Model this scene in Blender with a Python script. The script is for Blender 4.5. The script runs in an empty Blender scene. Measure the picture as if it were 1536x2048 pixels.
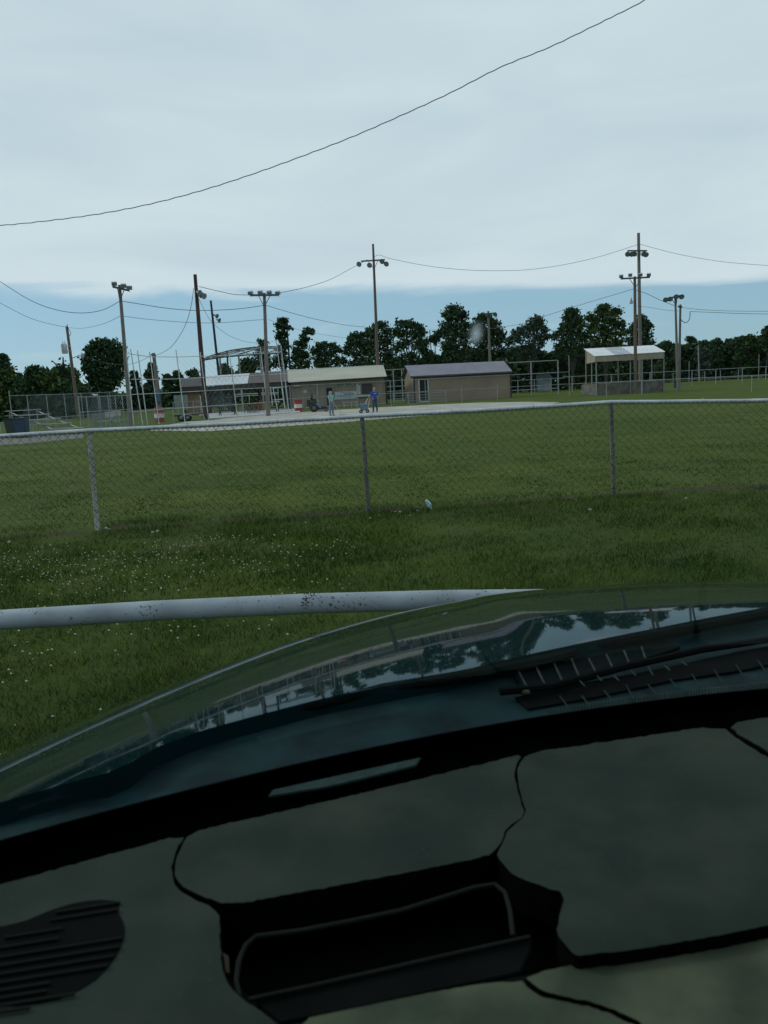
import bpy, bmesh, math, random
import numpy as np
from mathutils import Vector
from mathutils.geometry import tessellate_polygon
random.seed(7); RNG = np.random.default_rng(7)
SC = bpy.context.scene; COL = SC.collection
# ------------------------------------------------------------------ camera geometry
FP = 1560.0; PIT = math.radians(8.9); ROL = math.radians(2.96)
EYE = Vector((0, 0, 1.56))
FW = Vector((0, math.cos(PIT), -math.sin(PIT))); R0 = Vector((1, 0, 0)); U0 = Vector((0, math.sin(PIT), math.cos(PIT)))
RT = R0*math.cos(ROL) - U0*math.sin(ROL); UP = U0*math.cos(ROL) + R0*math.sin(ROL)
def ray(px, py): return FW + RT*((px-768)/FP) - UP*((py-1024)/FP)
def G(px, py, z=0.0):
    d = ray(px, py); return EYE + d*((z-1.56)/d.z)
def P(px, py, Y):
    d = ray(px, py); return EYE + d*(Y/d.y)
# ------------------------------------------------------------------ materials
MATS = {}
def mat(name, col, rough=.8, var=.15, scale=6., metal=0., coat=0., bump=0., col2=None, detail=6, stretch=None, spec=None):
    if name in MATS: return MATS[name]
    m = bpy.data.materials.new(name); m.use_nodes = True; nt = m.node_tree; n = nt.nodes; l = nt.links
    b = n['Principled BSDF']; b.inputs['Roughness'].default_value = rough; b.inputs['Metallic'].default_value = metal
    b.inputs['Coat Weight'].default_value = coat
    if spec is not None: b.inputs['Specular IOR Level'].default_value = spec
    tc = n.new('ShaderNodeTexCoord'); no = n.new('ShaderNodeTexNoise'); no.inputs['Scale'].default_value = scale; no.inputs['Detail'].default_value = detail
    src = tc.outputs['Object']
    if stretch:
        mp = n.new('ShaderNodeMapping'); mp.inputs['Scale'].default_value = stretch; l.new(src, mp.inputs[0]); src = mp.outputs[0]
    l.new(src, no.inputs['Vector'])
    cr = n.new('ShaderNodeValToRGB'); c2 = col2 or tuple(max(0, c*(1-2*var)) for c in col)
    c1 = col if col2 else tuple(min(1, c*(1+var)) for c in col)
    cr.color_ramp.elements[0].position = .35; cr.color_ramp.elements[1].position = .65
    cr.color_ramp.elements[0].color = (*c2, 1); cr.color_ramp.elements[1].color = (*c1, 1)
    l.new(no.outputs['Fac'], cr.inputs[0]); l.new(cr.outputs[0], b.inputs['Base Color'])
    if bump:
        bp = n.new('ShaderNodeBump'); bp.inputs['Strength'].default_value = bump; bp.inputs['Distance'].default_value = .01
        l.new(no.outputs['Fac'], bp.inputs['Height']); l.new(bp.outputs[0], b.inputs['Normal'])
    MATS[name] = m; return m
def speck(name, col, dirt, thr=.6, scale=60., rough=.5, metal=0.):
    "painted or galvanised metal with small rust and dirt specks"
    if name in MATS: return MATS[name]
    m = mat(name, col, rough, .12, 4., metal); nt = m.node_tree; n = nt.nodes; l = nt.links; b = n['Principled BSDF']
    tc = n.new('ShaderNodeTexCoord'); a = n.new('ShaderNodeTexNoise'); a.inputs['Scale'].default_value = scale; a.inputs['Detail'].default_value = 3
    a2 = n.new('ShaderNodeTexNoise'); a2.inputs['Scale'].default_value = scale/9
    l.new(tc.outputs['Object'], a.inputs[0]); l.new(tc.outputs['Object'], a2.inputs[0])
    ad = n.new('ShaderNodeMath'); ad.operation = 'MULTIPLY_ADD'; ad.inputs[1].default_value = .45; l.new(a2.outputs['Fac'], ad.inputs[0]); l.new(a.outputs['Fac'], ad.inputs[2])
    r = n.new('ShaderNodeMapRange'); r.inputs[1].default_value = thr+.2; r.inputs[2].default_value = thr+.26; l.new(ad.outputs[0], r.inputs[0])
    mx = n.new('ShaderNodeMix'); mx.data_type = 'RGBA'; mx.inputs[7].default_value = (*dirt, 1)
    old = b.inputs['Base Color'].links[0].from_socket
    l.new(r.outputs[0], mx.inputs[0]); l.new(old, mx.inputs[6]); l.new(mx.outputs[2], b.inputs['Base Color'])
    return m
# ------------------------------------------------------------------ mesh builder
ORG = {}
class MB:
    def __init__(s): s.v = []; s.f = []
    def add(s, vs, fs):
        o = len(s.v); s.v += [tuple(v) for v in vs]; s.f += [tuple(i+o for i in f) for f in fs]; return s
    def box(s, c, sx, sy, sz, ax=None):
        c = Vector(c); X, Y, Z = ax or (Vector((1, 0, 0)), Vector((0, 1, 0)), Vector((0, 0, 1)))
        vs = [c + X*(sx/2*a) + Y*(sy/2*b) + Z*(sz/2*d) for d in (-1, 1) for b in (-1, 1) for a in (-1, 1)]
        return s.add(vs, [(0, 2, 3, 1), (4, 5, 7, 6), (0, 1, 5, 4), (2, 6, 7, 3), (0, 4, 6, 2), (1, 3, 7, 5)])
    def bar(s, p, q, r, r2=None, n=6, cap=True):
        p = Vector(p); q = Vector(q); r2 = r if r2 is None else r2; d = (q-p)
        if d.length < 1e-6: return s
        d.normalize(); a = d.cross(Vector((0, 0, 1)))
        if a.length < .05: a = d.cross(Vector((0, 1, 0)))
        a.normalize(); b = d.cross(a)
        vs = []
        for k in range(n):
            t = 2*math.pi*k/n + .3; w = a*math.cos(t) + b*math.sin(t); vs += [p+w*r, q+w*r2]
        fs = [(2*k, 2*k+1, (2*k+3) % (2*n), (2*k+2) % (2*n)) for k in range(n)]
        if cap: fs += [tuple(2*k for k in range(n)), tuple(2*k+1 for k in reversed(range(n)))]
        return s.add(vs, fs)
    def tube(s, pts, r, n=6, closed=False):
        pts = [Vector(p) for p in pts]; N = len(pts); o = len(s.v); pa = None
        for i, p in enumerate(pts):
            d = pts[min(i+1, N-1)] - pts[max(i-1, 0)]
            if closed: d = pts[(i+1) % N] - pts[i-1]
            d.normalize()
            if pa is None:
                a = d.cross(Vector((0, 0, 1)))
                if a.length < .05: a = d.cross(Vector((0, 1, 0)))
            else: a = pa - d*pa.dot(d)
            a.normalize(); pa = a; b = d.cross(a); rr = r[i] if isinstance(r, (list, tuple)) else r
            for k in range(n):
                t = 2*math.pi*k/n; s.v.append(tuple(p + (a*math.cos(t) + b*math.sin(t))*rr))
        for i in range(N if closed else N-1):
            j = (i+1) % N
            for k in range(n): s.f.append((o+i*n+k, o+j*n+k, o+j*n+(k+1) % n, o+i*n+(k+1) % n))
        if not closed: s.f += [tuple(o+k for k in reversed(range(n))), tuple(o+(N-1)*n+k for k in range(n))]
        return s
    def lathe(s, base, ax, prof, n=12):
        base = Vector(base); ax = Vector(ax).normalized(); a = ax.cross(Vector((0, 0, 1)))
        if a.length < .05: a = Vector((1, 0, 0))
        a.normalize(); b = ax.cross(a); o = len(s.v)
        for h, r in prof:
            for k in range(n):
                t = 2*math.pi*k/n; s.v.append(tuple(base + ax*h + (a*math.cos(t) + b*math.sin(t))*r))
        for i in range(len(prof)-1):
            for k in range(n): s.f.append((o+i*n+k, o+i*n+(k+1) % n, o+(i+1)*n+(k+1) % n, o+(i+1)*n+k))
        s.f += [tuple(o+k for k in reversed(range(n))), tuple(o+(len(prof)-1)*n+k for k in range(n))]
        return s
    def ball(s, c, rx, ry=None, rz=None, n=10, m=6):
        ry = ry or rx; rz = rz or rx; c = Vector(c); o = len(s.v)
        s.v.append(tuple(c+Vector((0, 0, rz))))
        for i in range(1, m):
            for k in range(n):
                t = math.pi*i/m; u = 2*math.pi*k/n
                s.v.append(tuple(c+Vector((rx*math.sin(t)*math.cos(u), ry*math.sin(t)*math.sin(u), rz*math.cos(t)))))
        s.v.append(tuple(c-Vector((0, 0, rz)))); e = len(s.v)-1
        for k in range(n): s.f.append((o, o+1+k, o+1+(k+1) % n)); s.f.append((e, e-n+(k+1) % n, e-n+k))
        for i in range(m-2):
            for k in range(n): s.f.append((o+1+i*n+k, o+1+(i+1)*n+k, o+1+(i+1)*n+(k+1) % n, o+1+i*n+(k+1) % n))
        return s
    def prism(s, poly, off):
        "extrude a planar 3D polygon by vector off"
        poly = [Vector(p) for p in poly]; n = len(poly); off = Vector(off)
        tr = tessellate_polygon([poly]); vs = poly + [p+off for p in poly]
        fs = [tuple(t) for t in tr] + [tuple(i+n for i in reversed(t)) for t in tr] + [(i, (i+1) % n, (i+1) % n+n, i+n) for i in range(n)]
        return s.add(vs, fs)
    def build(s, name, m, parent=None, smooth=False, bevel=0, **tg):
        me = bpy.data.meshes.new(name); V = np.array(s.v, dtype=float)
        if parent is not None: o = ORG[parent.name]
        else:
            mn = V.min(0); mx = V.max(0); o = np.array([(mn[0]+mx[0])/2, (mn[1]+mx[1])/2, mn[2]])
        me.from_pydata((V-o).tolist(), [], s.f); me.update()
        bm = bmesh.new(); bm.from_mesh(me); bmesh.ops.recalc_face_normals(bm, faces=bm.faces)
        if bevel: bmesh.ops.bevel(bm, geom=[e for e in bm.edges if len(e.link_faces) == 2 and e.calc_face_angle(0) > .5], offset=bevel, segments=2, affect='EDGES', clamp_overlap=True)
        bm.to_mesh(me); bm.free()
        if smooth:
            for p in me.polygons: p.use_smooth = True
            try: me.set_sharp_from_angle(angle=math.radians(40))
            except Exception: pass
        ob = bpy.data.objects.new(name, me); me.materials.append(m); COL.objects.link(ob)
        if parent is not None: ob.parent = parent
        else: ob.location = o
        ORG[ob.name] = o
        for k, v in tg.items(): ob[k] = v
        return ob
def raw(name, V, F, m, parent=None, **tg):
    "fast numpy mesh: V (n,3), F (m,k)"
    me = bpy.data.meshes.new(name); V = np.asarray(V, np.float32); F = np.asarray(F, np.int32)
    o = ORG[parent.name] if parent is not None else np.zeros(3)
    V = V - o.astype(np.float32); k = F.shape[1]
    me.vertices.add(len(V)); me.vertices.foreach_set('co', V.ravel())
    me.loops.add(F.size); me.loops.foreach_set('vertex_index', F.ravel())
    me.polygons.add(len(F)); me.polygons.foreach_set('loop_start', np.arange(0, F.size, k, dtype=np.int32))
    me.update(calc_edges=True); me.validate()
    ob = bpy.data.objects.new(name, me); me.materials.append(m); COL.objects.link(ob)
    if parent is not None: ob.parent = parent
    ORG[ob.name] = o
    for a, v in tg.items(): ob[a] = v
    return ob
def thing(name, label, cat, loc, group=None):
    o = bpy.data.objects.new(name, None); COL.objects.link(o); o.location = loc; o.empty_display_size = .2
    o['label'] = label; o['category'] = cat
    if group: o['group'] = group
    ORG[o.name] = np.array(list(loc), float); return o
def tag(label, cat, group=None):
    d = dict(label=label, category=cat)
    if group: d['group'] = group
    return d
# ------------------------------------------------------------------ world, sun, camera
def world():
    w = bpy.data.worlds.new('World'); SC.world = w; w.use_nodes = True; nt = w.node_tree; n = nt.nodes; l = nt.links
    bg = n['Background']; bg.inputs['Strength'].default_value = .1
    sky = n.new('ShaderNodeTexSky'); sky.sky_type = 'NISHITA'; sky.sun_disc = False
    sky.sun_elevation = math.radians(30); sky.sun_rotation = math.radians(-68); sky.ozone_density = 2.0; sky.dust_density = .3; sky.air_density = 1.0
    tint = n.new('ShaderNodeMix'); tint.data_type = 'RGBA'; tint.blend_type = 'MULTIPLY'; tint.inputs[0].default_value = 1; tint.inputs[7].default_value = SKYT
    l.new(sky.outputs[0], tint.inputs[6])
    tc = n.new('ShaderNodeTexCoord'); sx = n.new('ShaderNodeSeparateXYZ'); l.new(tc.outputs['Generated'], sx.inputs[0])
    def noise(sc, det, mapscale, dist=0.):
        mp = n.new('ShaderNodeMapping'); mp.inputs['Scale'].default_value = mapscale; l.new(tc.outputs['Generated'], mp.inputs[0])
        q = n.new('ShaderNodeTexNoise'); q.inputs['Scale'].default_value = sc; q.inputs['Detail'].default_value = det; q.inputs['Distortion'].default_value = dist
        l.new(mp.outputs[0], q.inputs[0]); return q.outputs['Fac']
    def mth(op, a, b=None, c=None):
        q = n.new('ShaderNodeMath'); q.operation = op
        for i, x in enumerate((a, b, c)):
            if x is None: continue
            if isinstance(x, (int, float)): q.inputs[i].default_value = x
            else: l.new(x, q.inputs[i])
        return q.outputs[0]
    edge = mth('MULTIPLY_ADD', sx.outputs[0], -.030, .116)
    edge = mth('MULTIPLY_ADD', mth('SUBTRACT', noise(5, 8, (1, 1, 7), .4), .5), .045, edge)
    d = mth('SUBTRACT', sx.outputs[2], edge)
    r = n.new('ShaderNodeMapRange'); r.interpolation_type = 'SMOOTHSTEP'; r.inputs[1].default_value = -.006; r.inputs[2].default_value = .012; l.new(d, r.inputs[0])
    # low wisps just above the trees
    r2 = n.new('ShaderNodeMapRange'); r2.inputs[1].default_value = .56; r2.inputs[2].default_value = .8; r2.inputs[4].default_value = .35; l.new(noise(4, 6, (1, 1, 9), .3), r2.inputs[0])
    cov = mth('MAXIMUM', r.outputs[0], r2.outputs[0])
    cr = n.new('ShaderNodeValToRGB'); cr.color_ramp.elements[0].position = .3; cr.color_ramp.elements[1].position = .68
    cr.color_ramp.elements[0].color = CLO1; cr.color_ramp.elements[1].color = CLO2
    l.new(mth('ADD', mth('MULTIPLY', noise(3.2, 7, (1, 1.2, 3.5), .6), .7), mth('MULTIPLY', noise(1.2, 3, (1, 1, 2)), .3)), cr.inputs[0])
    # lit lower rim of the cloud deck
    rim = n.new('ShaderNodeMapRange'); rim.inputs[1].default_value = .0; rim.inputs[2].default_value = .05; rim.inputs[3].default_value = .4; rim.inputs[4].default_value = 0; l.new(d, rim.inputs[0])
    m1 = n.new('ShaderNodeMix'); m1.data_type = 'RGBA'; l.new(rim.outputs[0], m1.inputs[0]); l.new(cr.outputs[0], m1.inputs[6]); m1.inputs[7].default_value = CLO3
    sc = n.new('ShaderNodeVectorMath'); sc.operation = 'SCALE'; sc.inputs[3].default_value = 10.; l.new(m1.outputs[2], sc.inputs[0])
    hz = n.new('ShaderNodeMix'); hz.data_type = 'RGBA'; hz.inputs[0].default_value = .62; l.new(tint.outputs[2], hz.inputs[6]); hz.inputs[7].default_value = (4.4, 6.9, 8.6, 1)
    m2 = n.new('ShaderNodeMix'); m2.data_type = 'RGBA'; l.new(cov, m2.inputs[0]); l.new(hz.outputs[2], m2.inputs[6]); l.new(sc.outputs[0], m2.inputs[7])
    l.new(m2.outputs[2], bg.inputs[0])
    sd = bpy.data.lights.new('Sun', 'SUN'); sd.energy = 1.3; sd.angle = math.radians(12); sd.color = (1, .95, .86)
    so = bpy.data.objects.new('Sun', sd); COL.objects.link(so)
    so.rotation_euler = Vector((.80, -.33, -.50)).to_track_quat('-Z', 'Y').to_euler()
SKYT = (.68, .68, .85, 1); CLO1 = (.60, .70, .82, 1); CLO2 = (.77, .85, .92, 1); CLO3 = (.82, .87, .96, 1)
world()
cd = bpy.data.cameras.new('Camera'); cam = bpy.data.objects.new('Camera', cd); COL.objects.link(cam)
cd.sensor_fit = 'VERTICAL'; cd.sensor_height = 36; cd.sensor_width = 27; cd.lens = 36*FP/2048
cd.clip_start = .01; cd.clip_end = 4000
cd.dof.use_dof = True; cd.dof.focus_distance = 40; cd.dof.aperture_fstop = cd.lens/2.5
from mathutils import Matrix
Mx = Matrix((RT, UP, -FW)).transposed().to_4x4(); Mx.translation = EYE; cam.matrix_world = Mx
SC.camera = cam
SC.view_settings.view_transform = 'Standard'; SC.view_settings.look = 'None'; SC.view_settings.exposure = 0.0; SC.view_settings.gamma = 1
SC.render.engine = 'CYCLES'; SC.cycles.max_bounces = 6; SC.cycles.transparent_max_bounces = 24; SC.cycles.use_denoising = True
# ------------------------------------------------------------------ common materials
GALV = speck('galvanised_pipe', (.38, .385, .36), (.05, .045, .04), .62, 40, .45, .2)
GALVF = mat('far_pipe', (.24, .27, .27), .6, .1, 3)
WHITEP = mat('white_pipe', (.46, .50, .50), .5, .1, 3)
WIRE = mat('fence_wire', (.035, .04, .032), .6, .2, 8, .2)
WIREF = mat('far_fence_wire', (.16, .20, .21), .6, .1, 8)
POLEG = mat('grey_wood_pole', (.20, .185, .165), .9, .25, 3, col2=(.12, .11, .10), stretch=(6, 6, .6))
POLER = mat('red_brown_pole', (.085, .045, .035), .9, .2, 3, col2=(.04, .022, .02), stretch=(6, 6, .6))
POLEB = mat('brown_wood_pole', (.155, .115, .085), .9, .2, 3, col2=(.10, .075, .058), stretch=(6, 6, .6))
POLED = mat('dark_pole', (.03, .035, .04), .9, .2, 3)
FIXD = mat('dark_fixture', (.06, .075, .085), .5, .2, 6)
FIXG = mat('grey_fixture', (.28, .32, .34), .4, .15, 6)
GLS = mat('lamp_glass', (.16, .19, .20), .15, .1, 6)
CABLE = mat('black_cable', (.05, .06, .065), .6, .1, 6)
CONC = mat('concrete', (.28, .28, .26), .9, .15, 2, bump=.3)
BLACK = mat('black_rubber', (.015, .016, .017), .7, .2, 8)
# ------------------------------------------------------------------ ground
def ground():
    m = bpy.data.materials.new('grass_ground'); m.use_nodes = True; nt = m.node_tree; n = nt.nodes; l = nt.links; b = n['Principled BSDF']
    b.inputs['Roughness'].default_value = 1; b.inputs['Specular IOR Level'].default_value = .1
    tc = n.new('ShaderNodeTexCoord'); S = tc.outputs['Object']
    def noise(sc, det=6, ms=(1, 1, 1)):
        mp = n.new('ShaderNodeMapping'); mp.inputs['Scale'].default_value = ms; l.new(S, mp.inputs[0])
        q = n.new('ShaderNodeTexNoise'); q.inputs['Scale'].default_value = sc; q.inputs['Detail'].default_value = det; l.new(mp.outputs[0], q.inputs[0]); return q.outputs['Fac']
    def ramp(x, a, ca, c, cc):
        r = n.new('ShaderNodeValToRGB'); r.color_ramp.elements[0].position = a; r.color_ramp.elements[1].position = c
        r.color_ramp.elements[0].color = (*ca, 1); r.color_ramp.elements[1].color = (*cc, 1); l.new(x, r.inputs[0]); return r.outputs[0]
    def mix(f, a, c):
        x = n.new('ShaderNodeMix'); x.data_type = 'RGBA'; l.new(f, x.inputs[0]); l.new(a, x.inputs[6])
        if isinstance(c, tuple): x.inputs[7].default_value = (*c, 1)
        else: l.new(c, x.inputs[7])
        return x.outputs[2]
    def rng(x, a, c, lo=0., hi=1.):
        r = n.new('ShaderNodeMapRange'); r.inputs[1].default_value = a; r.inputs[2].default_value = c; r.inputs[3].default_value = lo; r.inputs[4].default_value = hi; l.new(x, r.inputs[0]); return r.outputs[0]
    fine = ramp(noise(9, 8, (1, .5, 1)), .36, (.036, .062, .009), .66, (.072, .108, .015))
    big = ramp(noise(.35, 5, (.5, 1.6, 1)), .38, (.042, .068, .009), .66, (.098, .114, .018))
    base = mix(rng(noise(.9, 4), .3, .7, .3, .75), fine, big)
    # dry brownish mown patches
    base = mix(rng(noise(.55, 7, (.45, 1.5, 1)), .56, .72, 0, .55), base, (.088, .082, .036))
    sx = n.new('ShaderNodeSeparateXYZ'); l.new(S, sx.inputs[0])
    # worn strip of soil and dead grass under the fence line
    a = n.new('ShaderNodeMath'); a.operation = 'MULTIPLY_ADD'; a.inputs[1].default_value = -.105; l.new(sx.outputs[0], a.inputs[0]); l.new(sx.outputs[1], a.inputs[2])
    a2 = n.new('ShaderNodeMath'); a2.operation = 'SUBTRACT'; l.new(a.outputs[0], a2.inputs[0]); a2.inputs[1].default_value = 10.12
    base = mix(rng(a2.outputs[0], -.15, .25, .35, 0.), base, (.012, .024, .006))   # shade in the gaps between longer unmown blades, put into the ground colour
    ab = n.new('ShaderNodeMath'); ab.operation = 'ABSOLUTE'; l.new(a2.outputs[0], ab.inputs[0])
    jt = n.new('ShaderNodeMath'); jt.operation = 'MULTIPLY_ADD'; l.new(noise(2.4, 7), jt.inputs[0]); jt.inputs[1].default_value = -1.3; l.new(ab.outputs[0], jt.inputs[2])
    base = mix(rng(jt.outputs[0], -.62, -.42, .8, 0.), base, (.055, .042, .026))
    l.new(base, b.inputs['Base Color'])
    bp = n.new('ShaderNodeBump'); bp.inputs['Strength'].default_value = .4; bp.inputs['Distance'].default_value = .03; l.new(noise(14, 8), bp.inputs['Height']); l.new(bp.outputs[0], b.inputs['Normal'])
    s = 1500; mb = MB(); mb.add([(-s, -s, 0), (s, -s, 0), (s, s, 0), (-s, s, 0)], [(0, 1, 2, 3)])
    g = mb.build('ground', m, kind='structure')
    g.location = (0, 0, 0); g.data.transform(Matrix.Translation((0, 0, 0)))
    # infield
    pts = [(300, 861), (420, 862), (570, 852), (700, 843), (835, 832), (950, 823), (1040, 815), (1100, 808.5), (1120, 804.5), (1060, 803.5), (960, 805), (860, 809.5), (760, 814.5), (660, 820.5), (583, 825.5), (480, 833.5), (420, 840), (375, 843), (345, 848), (322, 853)]
    pl = [G(x, y, 0.012) for x, y in pts]
    dirt = mat('infield_dirt', (.39, .365, .325), .95, .1, .6, col2=(.28, .26, .225), stretch=(1, .5, 1), bump=.3)
    MB().prism(pl, (0, 0, -.01)).build('infield', dirt, kind='structure')
    chalk = mat('chalk', (.8, .8, .78), .9, .1, 5)
    def line(a, c, w=.07):
        A = G(*a, .0165); B = G(*c, .0165); d = (B-A).normalized(); s_ = Vector((-d.y, d.x, 0))*w
        return [A-s_, B-s_, B+s_, A+s_]
    mb = MB()
    for a, c in (((700, 836), (1085, 807.5)), ((455, 846), (560, 838.5))): mb.prism(line(a, c), (0, 0, -.004))
    mb.build('baseline_chalk', chalk, kind='structure')
    pad = mat('pavilion_slab', (.33, .34, .34), .9, .1, 1)
    MB().prism([G(x, y, .06) for x, y in ((418, 837), (572, 826), (600, 824.5), (600, 815), (430, 824), (395, 828))], (0, 0, -.06)).build('pavilion_pavement', pad, kind='structure')
    gv = mat('gravel', (.13, .125, .115), .95, .25, 5, bump=.5)
    MB().prism([G(x, y, .012) for x, y in ((-160, 897), (40, 888), (165, 876), (168, 868), (0, 871), (-160, 874))], (0, 0, -.01)).build('gravel_strip', gv, kind='structure')
ground()
# ------------------------------------------------------------------ grass blades and clover
def veg_mat(name, c0, c1, c2):
    m = bpy.data.materials.new(name); m.use_nodes = True; nt = m.node_tree; n = nt.nodes; l = nt.links; b = n['Principled BSDF']
    b.inputs['Roughness'].default_value = .8; b.inputs['Specular IOR Level'].default_value = .06
    g = n.new('ShaderNodeNewGeometry'); r = n.new('ShaderNodeValToRGB'); e = r.color_ramp.elements
    e[0].color = (*c0, 1); e[1].color = (*c2, 1); q = e.new(.6); q.color = (*c1, 1)
    l.new(g.outputs['Random Per Island'], r.inputs[0]); l.new(r.outputs[0], b.inputs['Base Color'])
    if name == 'grass_blades':
        q = n.new('ShaderNodeTexNoise'); q.inputs['Scale'].default_value = .9; q.inputs['Detail'].default_value = 6; tc = n.new('ShaderNodeTexCoord'); mp = n.new('ShaderNodeMapping'); mp.inputs['Scale'].default_value = (.7, 1.3, 1); l.new(tc.outputs['Object'], mp.inputs[0]); l.new(mp.outputs[0], q.inputs[0])
        k = n.new('ShaderNodeValToRGB'); f = k.color_ramp.elements; f[0].position = .36; f[1].position = .66; f[0].color = (.42, .50, .55, 1); f[1].color = (1.0, 1.0, .85, 1); w = f.new(.58); w.color = (1.05, .86, .8, 1); l.new(q.outputs['Fac'], k.inputs[0])
        x = n.new('ShaderNodeMix'); x.data_type = 'RGBA'; x.blend_type = 'MULTIPLY'; x.inputs[0].default_value = 1; l.new(r.outputs[0], x.inputs[6]); l.new(k.outputs[0], x.inputs[7]); l.new(x.outputs[2], b.inputs['Base Color'])
    return m
def nz(x, y, seed=0):
    "cheap smooth noise from sines"
    r = np.random.default_rng(seed); o = np.zeros_like(x)
    for _ in range(7):
        a, c, p_ = r.normal(0, 1.3), r.normal(0, 1.3), r.uniform(0, 6.3); o += np.sin(a*x+c*y+p_)
    return o/7
def grass():
    m = veg_mat('grass_blades', (.016, .050, .005), (.048, .120, .012), (.14, .20, .036))
    Vs = []; n0 = 0
    for (y0, y1, dens, h, w) in ((2.3, 6.2, 3600, .045, .0048), (6.2, 10.3, 1900, .042, .0070), (10.3, 17, 520, .020, .012), (17, 30, 110, .016, .022)):
        N = int(dens*((y1-y0)*1.08*(y0+y1)/2+3*(y1-y0))); y = y0+(y1-y0)*RNG.random(N); x = (RNG.random(N)*2-1)*(.54*y+1.2)
        y = y + (0 if y1 > 7 else 0)
        lush = nz(x*1.7, y*1.7, 3)*.5 + nz(x*5, y*5, 4)*.6
        k = RNG.random(N) < np.clip(.68+lush*.9, .12, 1)
        fl = np.abs(y-.105*x-10.12); k &= ~((fl < .16) & (RNG.random(N) < .75)) 
        x, y, lush, fl = x[k], y[k], lush[k], fl[k]; N = len(x)
        hh = h*RNG.uniform(.5, 1.3, N)*(1+np.clip(lush, -.5, .9)) ; hh *= np.where((fl < .45) & (y1 < 18), 1.5, 1)
        a = RNG.random(N)*6.283; ln = RNG.uniform(.2, 1.1, N)*hh; b = RNG.random(N)*6.283
        B = np.stack([x, y, np.zeros(N)], 1); wv = np.stack([np.cos(a), np.sin(a), np.zeros(N)], 1)*(w/2*RNG.uniform(.6, 1.4, N))[:, None]
        T = B + np.stack([np.cos(b)*ln, np.sin(b)*ln, hh], 1)
        Vs.append(np.stack([B-wv, B+wv, T], 1).reshape(-1, 3))
    V = np.concatenate(Vs); F = np.arange(len(V)).reshape(-1, 3)
    raw('grass', V, F, m, kind='stuff', label='green mown grass with clover in front of and behind the fence', category='grass')
    # clover heads
    c = []
    while len(c) < 1000:
        x = random.uniform(-4.5, 4.5); y = random.uniform(3.0, 8.6)
        d = nz(np.array([x*1.3]), np.array([y*1.8]), 11)[0] + (.28 if x < -.3 else -.32) + (.15 if (y < 5.2 or 6 < y < 8) and x < 0 else -.1)
        if random.random() < d*1.3: c.append((x, y))
    Vv = []; Ff = []
    O = np.array([(1, 0, 0), (-1, 0, 0), (0, 1, 0), (0, -1, 0), (0, 0, 1), (0, 0, -1)])
    T = [(0, 2, 4), (2, 1, 4), (1, 3, 4), (3, 0, 4), (2, 0, 5), (1, 2, 5), (3, 1, 5), (0, 3, 5)]
    for i, (x, y) in enumerate(c):
        r = random.uniform(.0045, .0095); Vv.append(O*r*np.array([1, 1, .8])+np.array([x, y, random.uniform(.04, .07)])); Ff += [tuple(6*i+j for j in t) for t in T]
    raw('clover_flowers', np.concatenate(Vv), Ff, mat('clover_white', (.50, .52, .42), .8, .15, 90), kind='stuff', label='scattered small white clover heads in the near grass', category='clover flowers')
grass()
# ------------------------------------------------------------------ near fence
def mesh_wires(mb, top, bot, pitch, r, jit=0., n=3, segs=1):
    "diamond wires on the strip between polylines top and bot (world points)"
    L = [0.]; 
    for i in range(len(top)-1): L.append(L[-1]+(top[i+1]-top[i]).length)
    H = (top[0]-bot[0]).length
    def at(u, z):
        for i in range(len(L)-1):
            if u <= L[i+1] or i == len(L)-2:
                t = (u-L[i])/(L[i+1]-L[i]); return bot[i].lerp(bot[i+1], t).lerp(top[i].lerp(top[i+1], t), z/H)
    for s in (1, -1):
        u = -H
        while u < L[-1]+H:
            pts = []
            ns = max(segs, 1)
            for k in range(ns+1):
                z = H*k/ns; uu = u + (z if s > 0 else H-z)
                pts.append((uu, z))
            pts = [(a, z) for a, z in pts if 0 <= a <= L[-1]]
            if len(pts) > 1:
                W = [at(a, z) + Vector((random.gauss(0, jit), random.gauss(0, jit), random.gauss(0, jit))) for a, z in pts]
                for i in range(len(W)-1): mb.bar(W[i], W[i+1], r, n=n, cap=False)
            u += pitch
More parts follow.
